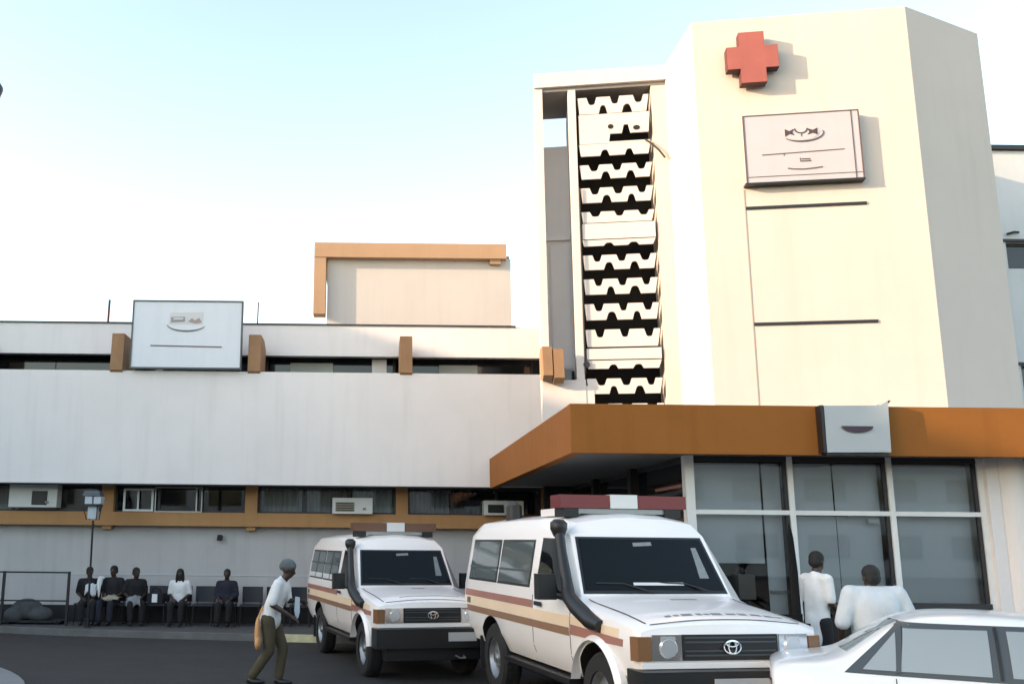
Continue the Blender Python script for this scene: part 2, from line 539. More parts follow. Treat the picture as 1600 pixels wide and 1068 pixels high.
UE = 2.28
bay('bay_base', M['baywhite'], 0, .725, 0, 1.5, 3.62, 4.6, bevel=.01)
bay('bay_base_pier', M['baywhite'], .727, .86, .01, .3, 3.62, 4.50)
bay('bay_fin', M['baywhite'], 0, .13, 0, 1.5, 4.6, 9.93, bevel=.01)
bay('bay_roof', M['baywhite'], -.01, UE, -.04, 1.15, 9.93, ZT, bevel=.01)
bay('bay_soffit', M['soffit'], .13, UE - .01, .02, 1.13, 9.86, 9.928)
bay('bay_back_wall', M['plaster'], .13, .74, .92, 1.06, 4.6, 9.20)
bay('bay_back_ledge', M['plaster'], .14, .58, .86, .918, 7.35, 7.45)
bay('bay_back_panel', M['plaster'], .22, .56, .89, .917, 4.95, 7.25)
bay('bay_window', M['darkglass'], .3, .59, .895, .916, 4.62, 4.92)
bay('bay_post', M['baywhite'], .58, .71, -.005, .2, 4.6, 9.86, bevel=.008)
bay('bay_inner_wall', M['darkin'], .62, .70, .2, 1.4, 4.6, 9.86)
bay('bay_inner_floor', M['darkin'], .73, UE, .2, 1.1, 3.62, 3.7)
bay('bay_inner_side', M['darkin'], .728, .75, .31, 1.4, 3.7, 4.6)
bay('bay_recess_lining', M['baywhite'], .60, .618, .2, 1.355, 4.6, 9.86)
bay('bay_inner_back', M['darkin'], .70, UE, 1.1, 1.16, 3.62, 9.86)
bay('bay_side_wall', M['cream'], 2.02, UE, .03, .4, 3.62, 9.86)
MB().tube([bp(.72, 4.7, -.02), bp(.725, 8.0, -.02)], .014, 6).build('downpipe', M['metal_black'], tower)
MB().tube([bp(.745, 4.86, -.025), bp(.745, 4.86, .01)], .055, 12).build('pipe_head', M['black'], tower)
fr_ = bp(.13, 0, -.22)
fin2 = MB().slab([(fr_.x - .12, fr_.y - .06, 4.64), (fr_.x - .12, fr_.y + .05, 4.56), (fr_.x - .12, fr_.y + .22, 4.60), (fr_.x - .12, fr_.y + .22, 5.14), (fr_.x - .12, fr_.y, 5.14)], (.16, 0, 0))
fin2.slab([(fr_.x + .06, fr_.y - .06, 4.60), (fr_.x + .06, fr_.y + .05, 4.52), (fr_.x + .06, fr_.y + .2, 4.60), (fr_.x + .06, fr_.y + .2, 5.10), (fr_.x + .06, fr_.y, 5.10)], (.17, 0, 0))
fin2.build('bay_bracket', M['bracket'], tower, .01)

# block screen: every course is a toothed block course of its own
S0, S1 = .735, 1.995


def zat(y):            # photograph row -> height on the screen plane
    return 4.22 + (625 - y) * (9.70 - 4.22) / (625 - 137)


def course(zl, zh, down, up, seed):
    """white course between heights zl and zh; notches cut from above (down) and below (up)"""
    rnd = random.Random(seed)
    h = zh - zl
    pts = []
    L, Rr = S0 + .02, S1 - .02
    nd = .45 * h
    nu = .50 * h
    pts.append((L + .02, zl))
    for c in up:
        c += rnd.uniform(-.008, .008)
        w = .085 + rnd.uniform(-.012, .012)
        pts += [(c - w, zl), (c - w * .62, zl + nu * .8), (c - w * .3, zl + nu), (c + w * .3, zl + nu), (c + w * .62, zl + nu * .8), (c + w, zl)]
    pts += [(Rr - .05, zl), (Rr, zh)]
    for c in down[::-1]:
        c += rnd.uniform(-.008, .008)
        w = .085 + rnd.uniform(-.012, .012)
        pts += [(c + w, zh), (c + w * .6, zh - nd * .85), (c + w * .3, zh - nd), (c - w * .3, zh - nd), (c - w * .6, zh - nd * .85), (c - w, zh)]
    pts += [(L - .01, zh)]
    return MB().slab([bp(u, z, .02) for u, z in pts], V * .035).build('screen_block', M['baywhite'], tower)


W = S1 - S0
DN = [S0 + W * t_ for t_ in (.20, .52, .84)]
UP = [S0 + W * t_ for t_ in (.36, .69)]
GAP = .084


def lattice(y_rows, y_top, y_bot, solid_top=True, seed=0):
    zs = [zat(y) for y in y_rows]
    # course above the first gap
    course(zs[0] + GAP, zat(y_top), [] if solid_top else DN, UP, seed)
    for i in range(len(zs) - 1):
        course(zs[i + 1] + GAP, zs[i] - GAP, DN, UP, seed + i + 1)
    course(zat(y_bot), zs[-1] - GAP, DN, [], seed + 9)


lattice([243, 281, 320], 216, 345, True, 10)
lattice([390, 428, 467, 507], 373, 541, True, 20)
lattice([582, 620], 562, 650, True, 30)
bay('screen_slab', M['baywhite'], S0 + .02, S1 - .02, .0, .2, zat(372), zat(347))
bay('screen_slab', M['baywhite'], S0 + .02, S1 - .02, .0, .2, zat(560.5), zat(544))
# damaged top: short gap on the right, toothed head course
zt = zat(216)
zl_, zh_ = zat(205), zat(166)
MB().slab([bp(u, z, .02) for u, z in [(S0 + .02, zt + .008), (S0 + W * .42, zt + .008), (S0 + W * .44, zl_ + .06), (S0 + W * .60, zl_ + .06), (S0 + W * .63, zl_ + .22), (S0 + W * .69, zl_ + .22), (S0 + W * .72, zl_ + .06), (S1 - .05, zl_ + .06), (S1 - .02, zh_), (S0 + .02, zh_)]], V * .035).build('screen_block', M['baywhite'], tower)
for t_, yy, w in ((.45, 188, .05), (.80, 192, .06)):
    c = bp(S0 + W * t_, zat(yy), .012)
    MB().slab([c + U * (w * math.cos(a)) + Vector((0, 0, .045 * math.sin(a))) for a in [2 * math.pi * k / 10 for k in range(10)]], V * .006).build('screen_hole', M['darkin'], tower)
course(zat(165), zat(137), DN, UP, 41)
bay('screen_lintel', M['baywhite'], S0 + W * .42, S1 - .03, .02, .15, zat(217), zat(213))
MB().tube([bp(S1 - .12, zat(214), -.02), bp(S1 - .02, zat(222), -.03), bp(S1 + .10, zat(233), -.03), bp(S1 + .2, zat(246), -.02)], .016, 6).build('hanging_wire', M['black'], tower)
MB().tube([bp(S1 + .27, zat(248), -.03), bp(S1 + .34, zat(249), -.01)], .03, 8).build('wire_clip', M['tan'], tower)


# cross on the tower
cr = tag(empty('red_cross', fp(-2.33, 8.98)), 'dark red box-like cross mounted high on the cream tower', 'cross')
cu0, cz0 = -2.36, 9.41
a_, b_ = .19, .385
pts = [(-a_, -b_ - .05), (a_, -b_ - .05), (a_, -a_), (b_, -a_), (b_, a_), (a_, a_), (a_, b_ + .05), (-a_, b_ + .05), (-a_, a_), (-b_, a_), (-b_, -a_), (-a_, -a_)]
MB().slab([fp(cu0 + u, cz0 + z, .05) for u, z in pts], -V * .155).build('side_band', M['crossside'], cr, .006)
MB().slab([fp(cu0 + u * .985, cz0 + z * .985, .206) for u, z in pts], -V * .012).build('face', M['cross'], cr, .004)
for u, z in ((0, .2), (0, -.2)):
    MB().tube([fp(cu0 + u, cz0 + z, -.01), fp(cu0 + u, cz0 + z, .06)], .03, 8).build('stand_off', M['steel'], cr)


def ribbon(pts, w, proj, m, name, parent, t_=.006):
    """flat printed line of width w along pts (u,z) on a board"""
    ps = [Vector((p[0], p[1], 0)) for p in pts]
    L, Rr = [], []
    for i, p in enumerate(ps):
        d = (ps[min(i + 1, len(ps) - 1)] - ps[max(i - 1, 0)]).normalized()
        n = Vector((-d.y, d.x, 0))
        ww = w[i] if isinstance(w, (list, tuple)) else w
        L.append(p + n * ww / 2)
        Rr.append(p - n * ww / 2)
    mb = MB()
    for i in range(len(ps) - 1):
        mb.slab([proj(q.x, q.y, 0) for q in (L[i], L[i + 1], Rr[i + 1], Rr[i])], proj(0, 0, t_) - proj(0, 0, 0))
    return mb.build(name, m, parent)


def poly(pts, proj, m, name, parent, t_=.006):
    return MB().slab([proj(u, z, 0) for u, z in pts], proj(0, 0, t_) - proj(0, 0, 0)).build(name, m, parent)


def arc(cx_, cz_, rx, rz, a0, a1, n=14):
    return [(cx_ + rx * math.cos(R(a0 + (a1 - a0) * k / n)), cz_ + rz * math.sin(R(a0 + (a1 - a0) * k / n))) for k in range(n + 1)]


# board on the tower with its emblem
ts = tag(empty('tower_sign', fp(-1.72, 7.33)), 'pinkish white board with boat-like emblem and underline on the cream tower', 'sign')
u0, u1, z0, z1 = -2.55, -.88, 7.36, 8.45
MB().slab([fp(u0, z0, .02), fp(u1, z0, .02), fp(u1, z1, .02), fp(u0, z1, .02)], -V * .12).build('panel', M['signwhite'], ts, .006)
fm = MB()
for (a, b, c, d) in ((u0 - .01, u1 + .01, z1 - .005, z1 + .012), (u0 - .012, u0 + .008, z0, z1), (u1 - .11, u1 - .098, z0, z1), (u1 - .008, u1 + .012, z0, z1), (u0, u1, z0 + .085, z0 + .092)):
    fm.slab([fp(a, c, .12), fp(b, c, .12), fp(b, d, .12), fp(a, d, .12)], -V * .028)
fm.build('frame', M['inksoft'], ts)
MB().slab([fp(u0 - .03, z0 - .03, .0), fp(u1 + .02, z0 - .03, .0), fp(u1 + .02, z0 - .002, .0), fp(u0 - .03, z0 - .002, .0)], -V * .15).build('bottom_rail', M['black'], ts)
mx_, mz_ = -1.72, 8.14


def tp(u, z, o):
    return fp(mx_ + u, mz_ + z, .1405 + o)


em = poly(arc(0, 0, .27, .13, 0, 360, 28), tp, mat('emblem ground', (.44, .42, .45), .6), 'emblem', ts, .004)
tp2 = lambda u, z, o: tp(u, z, o + .005)
poly([(-.235, .06), (-.17, .025), (-.10, .06), (-.13, .0), (-.10, -.045), (-.17, -.02), (-.235, -.06)], tp2, M['ink'], 'emblem_mark', ts)
poly([(.235, .055), (.17, .025), (.09, .055), (.12, .0), (.09, -.045), (.17, -.02), (.235, -.055)], tp2, M['ink'], 'emblem_mark', ts)
ribbon(arc(0, .06, .09, .075, 180, 360), .018, tp2, M['ink'], 'emblem_mark', ts)
ribbon([(0, -.02), (0, -.07)], .010, tp2, M['inksoft'], 'emblem_mark', ts)
ribbon(arc(.02, -.02, .30, .13, 215, 375, 20), [.006 + .012 * math.sin(math.pi * k / 20) for k in range(21)], tp2, M['ink'], 'emblem_arc', ts)
tpz = lambda u, z, o: fp(mx_ + u, z, .1405 + o)
ribbon([(-.59, 7.80), (.60, 7.83)], .013, tpz, M['inksoft'], 'rule', ts)
ribbon([(-.27, 7.80), (-.27, 7.77)], .010, tpz, M['inksoft'], 'rule_tick', ts)
ribbon([(-.04, 7.72), (-.04, 7.67), (.11, 7.67)], .018, tpz, M['inksoft'], 'small_mark', ts)
ribbon([(-.02, 7.705), (.10, 7.70)], .016, tpz, M['inksoft'], 'small_mark', ts)
ribbon([(-.23, 7.565), (-.15, 7.548), (0, 7.538), (.15, 7.548), (.27, 7.56)], .018, tpz, M['inksoft'], 'underline', ts)

# board on the wing roof edge
bb = tag(empty('roof_billboard', (-4.05, 19.9, 5.52)), 'large pale blue-grey board with boat emblem standing on the wing parapet', 'sign')
X0, X1, Z0, Z1 = -5.24, -2.85, 5.56, 7.05
box('panel', M['signcool'], bb, X0, X1, 19.86, 19.93, Z0, Z1, .006)
rect_frame(MB(), X0 - .02, X1 + .02, Z0 - .02, Z1 + .02, 19.84, 19.95, .03).build('frame', M['trim'], bb)
for x in (-4.9, -3.2):
    box('leg', M['steel'], bb, x - .03, x + .03, 19.935, 19.985, 5.56, 6.9)


def bpj(u, z, o):
    return Vector((-4.05 + u, 19.859 - o, 6.55 + z))


poly([(-.38, .24), (.36, .26), (.34, -.02), (-.40, -.02)], bpj, mat('emblem shade', (.60, .60, .62), .6), 'emblem', bb, .003)
bp2 = lambda u, z, o: bpj(u, z, o + .004)
poly([(-.36, .14), (-.05, .15), (-.05, .04), (-.36, .02)], bp2, mat('emblem grey', (.30, .29, .30), .6), 'emblem_mark', bb)
poly([(-.30, .115), (-.09, .12), (-.09, .09), (-.30, .085)], lambda u, z, o: bpj(u, z, o + .011), M['signcool'], 'emblem_mark', bb)
poly([(.02, .05), (.10, .12), (.17, .07), (.26, .13), (.32, .03), (.20, .0), (.10, .02)], bp2, mat('emblem brown', (.34, .28, .27), .6), 'emblem_mark', bb)
ribbon(arc(-.02, -.02, .42, .15, 185, 345, 20), [.008 + .028 * math.sin(math.pi * k / 20) for k in range(21)], bp2, mat('emblem green grey', (.12, .13, .14), .6), 'emblem_arc', bb)
ribbon([(-.78, -.50), (.78, -.52)], .022, bp2, M['inksoft'], 'rule', bb)

# ------------------------------------------------------------------ canopy
can = tag(empty('entrance_canopy', (7, 12, 3)), 'deep flat entrance canopy with ochre brown fascia', 'canopy')
CZ0, CZ1 = 3.03, 3.66
CX0, CX1, CY0, CY1 = 2.56, 15, 11.8, 19.97
box('front_fascia', M['brown'], can, CX0, CX1, CY0, CY0 + .16, CZ0, CZ1, .012)
box('side_fascia', M['brown'], can, CX0 + .003, CX0 + .16, CY0 + .162, CY1, CZ0 + .002, CZ1 - .002, .006)
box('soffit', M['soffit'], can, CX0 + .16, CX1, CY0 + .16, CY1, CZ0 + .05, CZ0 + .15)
box('roof', M['concrete'], can, CX0 + .16, CX1, CY0 + .16, CY1, CZ1 - .15, CZ1 - .045)

fs = tag(empty('fascia_sign', (6.15, 11.7, 3.05)), 'square silver sign with dark crescent mark fixed to the brown canopy edge', 'sign')
MB().slab([(5.74, 11.64, 3.05), (6.54, 11.64, 3.06), (6.57, 11.66, 3.72), (6.47, 11.66, 3.655), (5.75, 11.66, 3.645)], (0, .11, 0)).build('panel', M['signmetal'], fs, .012)
box('side_edge', M['black'], fs, 5.70, 5.738, 11.65, 11.79, 3.05, 3.65)
box('bottom_edge', M['black'], fs, 5.74, 6.53, 11.67, 11.79, 3.02, 3.046)
MB().slab([(6.58, 11.78, 3.665), (6.58, 11.66, 3.72), (6.58, 12.5, 3.665)], (.03, 0, 0)).build('brace', M['steel'], fs)
cre = arc(6.14, 3.385, .20, .085, 180, 360, 16)
inner = arc(6.14, 3.385, .20, .035, 360, 180, 16)[1:-1]
MB().slab([(x, 11.636, z) for x, z in cre + [(6.30, 3.385), (5.99, 3.385)]], (0, -.005, 0)).build('crescent_mark', M['ink'], fs)

# ------------------------------------------------------------------ lobby under the canopy
lob = tag(empty('entrance_lobby', (6.4, 12.6, .117)), 'glazed entrance lobby with white mullions and grey blinds under the canopy', 'building')
GY = 12.6
ZS = 1.17
ZTOP = CZ0 + .05
mull = [4.30, 5.66, 7.0, 8.22]
box('corner_post', M['alu'], lob, 4.24, 4.36, GY - .06, GY + .08, .117, ZTOP, .008)
for x in mull[1:]:
    box('mullion', M['alu'], lob, x - .035, x + .035, GY - .05, GY + .06, .117, ZTOP, .006)
for i in range(3):
    xa, xb = mull[i] + (.06 if i == 0 else .035), mull[i + 1] - .035
    box('transom', M['alu'], lob, xa, xb, GY - .045, GY + .05, 2.30, 2.36, .004)
    box('head_rail', M['darkalu'], lob, xa, xb, GY - .03, GY + .04, ZTOP - .07, ZTOP)
    zb = ZS if i else .13
    if i:
        box('sill_rail', M['darkalu'], lob, xa, xb, GY - .06, GY + .06, ZS - .07, ZS)
        box('plinth_wall', M['dark_base'], lob, xa, xb, GY - .02, GY + .1, .117, ZS - .07)
    ed = MB()
    ed.box(xb - .045, xb, GY - .02, GY + .03, zb, 2.30).box(xb - .045, xb, GY - .02, GY + .03, 2.36, ZTOP - .07)
    ed.build('window_frame', M['darkalu'], lob)
    for (za, zc) in ((zb, 2.30), (2.36, ZTOP - .07)):
        box('pane', M['glass'], lob, xa, xb - .045, GY, GY + .008, za, zc)
# blinds behind the panes, each let down to its own length
for xa, xb, za, zc, yy in ((4.38, 5.32, 2.32, 3.0, .14), (5.36, 5.60, 2.32, 3.0, .16), (5.71, 6.30, 2.3, 3.0, .14), (6.33, 6.93, 2.3, 3.0, .15), (7.06, 8.15, 2.3, 3.0, .14),
                       (4.38, 5.32, 1.66, 2.31, .15), (5.36, 5.60, 1.0, 2.31, .17), (5.71, 6.32, 1.1, 2.29, .15), (6.34, 6.93, 1.1, 2.29, .17), (7.06, 7.30, 1.1, 2.29, .14), (7.32, 8.15, 1.1, 2.29, .18)):
    box('blind', M['blind'], lob, xa, xb, GY + yy, GY + yy + .01, za, zc)
box('door_rail', M['steel'], lob, 5.36, 5.60, GY + .10, GY + .13, 1.28, 1.31)
box('ceiling_lamp', M['whitelens'], lob, 6.72, 6.84, GY + .05, GY + .12, 2.2, 2.27, .02, 2)
box('pier', M['plaster'], lob, 8.255, 8.42, GY - .12, GY + .3, .117, ZTOP, .01)
MB().tube([(8.60, GY - .02, .117), (8.60, GY - .02, ZTOP)], .2, 28).build('column', M['plaster'], lob)
box('side_wall', M['plaster'], lob, 8.42, 15, GY + .1, GY + .3, .117, ZTOP)
box('wall_plaque', M['steel'], lob, 8.80, 9.25, GY + .045, GY + .099, 1.15, 1.6, .01)
# dark glazed flank facing the ambulances
SX = 4.30
for y0, y1 in ((12.7, 14.9), (15.1, 17.4), (17.6, 19.9)):
    rect_frame_y = MB()
    rect_frame_y.box(SX - .03, SX + .03, y0, y1, .117, .3)
    fr = rect_frame_y.build('flank_sill', M['darkalu'], lob)
    box('flank_head', M['darkalu'], lob, SX - .03, SX + .03, y0, y1, ZTOP - .08, ZTOP)
    box('flank_rail', M['darkalu'], lob, SX - .025, SX + .025, y0, y1, 2.58, 2.63)
    box('pane', M['darkglass'], fr, SX - .008, SX, y0, y1, .3, 2.58)
    box('pane', M['darkglass'], fr, SX - .008, SX, y0, y1, 2.63, ZTOP - .08)
for y in (15.0, 17.5):
    box('flank_post', M['dark_base'], lob, SX - .14, SX + .1, y - .1, y + .1, .117, ZTOP)
box('flank_transom', M['stripe_red'], lob, SX - .06, SX - .031, 12.8, 13.9, 2.66, 2.70)
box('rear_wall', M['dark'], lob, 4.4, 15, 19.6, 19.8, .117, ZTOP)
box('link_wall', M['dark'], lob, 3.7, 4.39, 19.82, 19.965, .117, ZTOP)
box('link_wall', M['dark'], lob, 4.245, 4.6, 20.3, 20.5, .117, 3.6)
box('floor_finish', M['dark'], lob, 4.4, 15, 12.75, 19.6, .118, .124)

# right hand building
rb = tag(empty('annex_building', (15, 18, 0)), 'pale grey block with dark roof edge and small windows right of the tower', 'building')
RX0, RX1, RY = 9.98, 26, 18.0
wins = [(12.86, 14.6, 7.42, 7.98), (12.82, 14.6, 4.84, 5.44)]
zz = [0, 4.84, 5.44, 7.42, 7.98, 9.95]
xx = [RX0, 12.84, 14.6, RX1]
wall = MB()
for i in range(5):
    if i in (1, 3):
        wall.box(xx[0], xx[1], RY, RY + .3, zz[i], zz[i + 1]).box(xx[2], xx[3], RY, RY + .3, zz[i], zz[i + 1])
    else:
        wall.box(xx[0], xx[3], RY, RY + .3, zz[i], zz[i + 1])
wall.build('wall', M['coolwall'], rb)
box('flank', M['coolwall'], rb, RX0, RX1, RY + .3, RY + 8, 0, 9.9)
box('roof_edge', M['black'], rb, RX0, RX1, RY - .08, RY + .4, 9.96, 10.05)
for z0_, z1_ in ((7.42, 7.98), (4.84, 5.44)):
    fr = rect_frame(MB(), 12.84, 14.6, z0_, z1_, RY + .12, RY + .18, .05)
    fr.box(13.68, 13.74, RY + .12, RY + .18, z0_ + .05, z1_ - .05)
    fr = fr.build('window', M['darkalu'], rb)
    box('pane', M['darkglass'], fr, 12.89, 13.68, RY + .14, RY + .15, z0_ + .05, z1_ - .05)
    box('pane', M['darkglass'], fr, 13.74, 14.55, RY + .14, RY + .15, z0_ + .05, z1_ - .05)
    box('lintel', M['black'], rb, 12.78, 14.66, RY - .05, RY - .002, z1_, z1_ + .05)
MB().tube([(12.86, RY - .05, 8.13), (13.0, RY - .07, 8.17), (13.1, RY - .05, 8.17)], .025, 6).build('wall_hook', M['black'], rb)

# unseen block added left of the frame, stepped to shade the ground floor
lb = tag(empty('shade_block', (-33, 3, 0)), 'plain stepped block added outside the frame to shade the ground floor', 'building')
for n_, (y0, y1, hh) in enumerate(((-6, 3.5, 12.5), (3.5, 9.5, 12.3), (9.5, 20, 13.8))):
    box('wall', M['lowwall'], lb, -40, -26, y0, y1 - .002, 0, hh - .35)
    box('parapet', M['plaster'], lb, -40.1, -25.9, y0 - .05, y1 - .052, hh - .35, hh)
for fl in range(3):
    for k in range(6):
        y = -5.2 + k * 4.2
        w = rect_frame(MB(), 0, 3, 1.2 + fl * 3.4, 2.7 + fl * 3.4, 0, .1, .08)
        w.v = [(-25.93 - b, y + a, c) for a, b, c in w.v]
        fr = w.build('window', M['darkalu'], lb)
        box('pane', M['darkglass'], fr, -25.99, -25.97, y + .08, y + 2.92, 1.28 + fl * 3.4, 2.62 + fl * 3.4)


ob = tag(empty('reflection_block', (14, -36, 0)), 'plain two storey block added behind the viewer to darken window reflections', 'building')  # unseen block added behind the viewer so the glass reflects something darker
box('wall', M['lowwall'], ob, -46, 64, -46, -34, 0, 7.6)
box('parapet', M['plaster'], ob, -46.1, 64.1, -46.1, -33.9, 7.6, 8.0)
for fl in range(2):
    for k in range(24):
        x = -44.5 + k * 4.5
        fr = rect_frame(MB(), x, x + 2.6, 1.1 + fl * 3.5, 2.6 + fl * 3.5, -34.02, -33.93, .08).build('window', M['darkalu'], ob)
        box('pane', M['darkglass'], fr, x + .08, x + 2.52, -33.99, -33.97, 1.18 + fl * 3.5, 2.52 + fl * 3.5)

# ------------------------------------------------------------------ vehicles
def loft(stations, name):
    """closed hull from half sections [(y,z)...] running bottom centre -> top centre"""
    bm = bmesh.new()
    rings = []
    for x, sec in stations:
        ring = [bm.verts.new((x, y, z)) for y, z in sec]
        ring += [bm.verts.new((x, -y, z)) for y, z in sec[-2:0:-1]]
        rings.append(ring)
    n = len(rings[0])
    for a, b in zip(rings, rings[1:]):
        for i in range(n):
            bm.faces.new((a[i], a[(i + 1) % n], b[(i + 1) % n], b[i]))
    h = len(stations[0][1])
    for ring, rev in ((rings[0], False), (rings[-1], True)):
        for i in range(h - 1):
            j, k = (n - i) % n, (n - i - 1) % n
            idx = [ring[i], ring[i + 1], ring[k], ring[j]]
            vs_ = []
            for q_ in idx:
                if q_ not in vs_:
                    vs_.append(q_)
            bm.faces.new(vs_[::-1] if not rev else vs_)
    bmesh.ops.recalc_face_normals(bm, faces=bm.faces)
    me = bpy.data.meshes.new(name)
    bm.to_mesh(me)
    bm.free()
    return me


def cut_wheels(me, axles, r, y_in, mats, subsurf=0, bevel=.0):
    o = bpy.data.objects.new('tmp', me)
    COL.objects.link(o)
    if subsurf:
        s_ = o.modifiers.new('s', 'SUBSURF')
        s_.levels = s_.render_levels = subsurf
    cut = MB()
    for ax, az in axles:
        for sgn in (-1, 1):
            cut.tube([(ax, sgn * y_in, az), (ax, sgn * 1.3, az)], r, 40)
    c = cut.build('cut', None)
    b_ = o.modifiers.new('b', 'BOOLEAN')
    b_.object, b_.operation, b_.solver = c, 'DIFFERENCE', 'EXACT'
    if bevel:
        v_ = o.modifiers.new('v', 'BEVEL')
        v_.width, v_.segments, v_.limit_method, v_.angle_limit = bevel, 2, 'ANGLE', R(28)
    res = baked(o)
    bpy.data.objects.remove(o)
    bpy.data.objects.remove(c)
    res.materials.clear()
    for m in mats:
        res.materials.append(m)
    for p in res.polygons:
        p.material_index = 0
        for ax, az in axles:
            if all((res.vertices[i].co.x - ax) ** 2 + (res.vertices[i].co.z - az) ** 2 < (r + .012) ** 2 for i in p.vertices) and abs(p.center.y) > y_in - .05:
                p.material_index = 1
    res.shade_smooth()
    res.set_sharp_from_angle(angle=R(32))
    return res


class Skin:
    """lays thin shaped panels (glass, stripes) on a hull by dropping them onto its surface"""

    def __init__(s, me, root):
        s.bvh = BVHTree.FromPolygons([v.co for v in me.vertices], [p.vertices for p in me.polygons])
        s.root = root

    def panel(s, name, m, quad, axis='y', sign=-1, off=.005, n=12, k=6, depth=.012, parent=None, rnd=0.):
        """quad: four (a,z) corners bottom-left, bottom-right, top-right, top-left; a = x (axis y) or y (axis x)"""
        q = [Vector((p[0], p[1])) for p in quad]
        pts = []
        for j in range(k + 1):
            for i in range(n + 1):
                a, b = i / n, j / k
                if rnd:
                    sx, sy = 2 * a - 1, 2 * b - 1
                    ex = 1 - rnd * max(0, abs(sy) ** 8) * max(0, abs(sx) ** 8)
                    a, b = (sx * ex + 1) / 2, (sy * ex + 1) / 2
                p = (q[0] * (1 - a) + q[1] * a) * (1 - b) + (q[3] * (1 - a) + q[2] * a) * b
                if axis == 'y':
                    o, d = Vector((p.x, sign * 3, p.y)), Vector((0, -sign, 0))
                else:
                    o, d = Vector((sign * 6, p.x, p.y)), Vector((-sign, 0, 0))
                h = s.bvh.ray_cast(o, d)
                if h[0] is None:
                    h = (o + d * 2.2, -d)
                nn = h[1] if h[1].dot(d) < 0 else -h[1]
                pts.append((h[0] + nn * off, nn))
        mb = MB()
        w = n + 1
        mb.v = [tuple(p) for p, _ in pts]
        mb.f = [(j * w + i, j * w + i + 1, (j + 1) * w + i + 1, (j + 1) * w + i) for j in range(k) for i in range(n)]
        rim = [i for i in range(n + 1)] + [j * w + n for j in range(1, k + 1)] + [k * w + i for i in range(n - 1, -1, -1)] + [j * w for j in range(k - 1, 0, -1)]
        b0 = len(mb.v)
        mb.v += [tuple(pts[i][0] - pts[i][1] * depth) for i in rim]
        L = len(rim)
        mb.f += [(rim[(i + 1) % L], rim[i], b0 + i, b0 + (i + 1) % L) for i in range(L)]
        o = mb.build(name, m, parent or s.root, smooth=35)
        return o


def wheel(name, root, x, y, z, r, w, sgn, rimmat):
    t_ = MB()
    prof = [(r * .60, -w / 2), (r * .92, -w / 2), (r, -w * .34), (r, w * .34), (r * .92, w / 2), (r * .60, w / 2)]
    n = 40
    vs_, fs = [], []
    for k in range(n):
        a = 2 * math.pi * k / n
        for pr_, py in prof:
            vs_.append((x + pr_ * math.cos(a), y + py, z + pr_ * math.sin(a)))
    L = len(prof)
    for k in range(n):
        for i in range(L):
            fs.append((k * L + i, k * L + (i + 1) % L, ((k + 1) % n) * L + (i + 1) % L, ((k + 1) % n) * L + i))
    t_.add(vs_, fs)
    for k in range(36):           # tread blocks
        a = 2 * math.pi * k / 36
        c, s_ = math.cos(a), math.sin(a)
        for off in (-.24, .02):
            q = []
            for dr in (-.004, .010):
                for dy in (0, .2):
                    for da in (-.05, .05):
                        q.append((x + (r + dr) * math.cos(a + da), y + w * (off + dy), z + (r + dr) * math.sin(a + da)))
            t_.add(q, [(0, 1, 3, 2), (4, 6, 7, 5), (0, 4, 5, 1), (2, 3, 7, 6), (0, 2, 6, 4), (1, 5, 7, 3)])
    tyre = t_.build(name, M['rubber'], root, smooth=40)
    rm = MB()
    prof = [(r * .62, w * .42), (r * .56, w * .40), (r * .50, w * .16), (r * .30, w * .26), (r * .14, w * .34), (r * .12, w * .44), (0.004, w * .44)]
    vs_, fs = [], []
    for k in range(n):
        a = 2 * math.pi * k / n
        for pr_, py in prof:
            vs_.append((x + pr_ * math.cos(a), y + sgn * py, z + pr_ * math.sin(a)))
    L = len(prof)
    for k in range(n):
        for i in range(L - 1):
            fs.append((k * L + i, k * L + i + 1, ((k + 1) % n) * L + i + 1, ((k + 1) % n) * L + i))
    rm.add(vs_, fs)
    for k in range(5):
        a = 2 * math.pi * k / 5
        rm.tube([(x + r * .2 * math.cos(a), y + sgn * w * .26, z + r * .2 * math.sin(a)), (x + r * .2 * math.cos(a), y + sgn * w * .36, z + r * .2 * math.sin(a))], .016, 6)
    rim = rm.build('rim', rimmat, tyre, smooth=40)
    return tyre


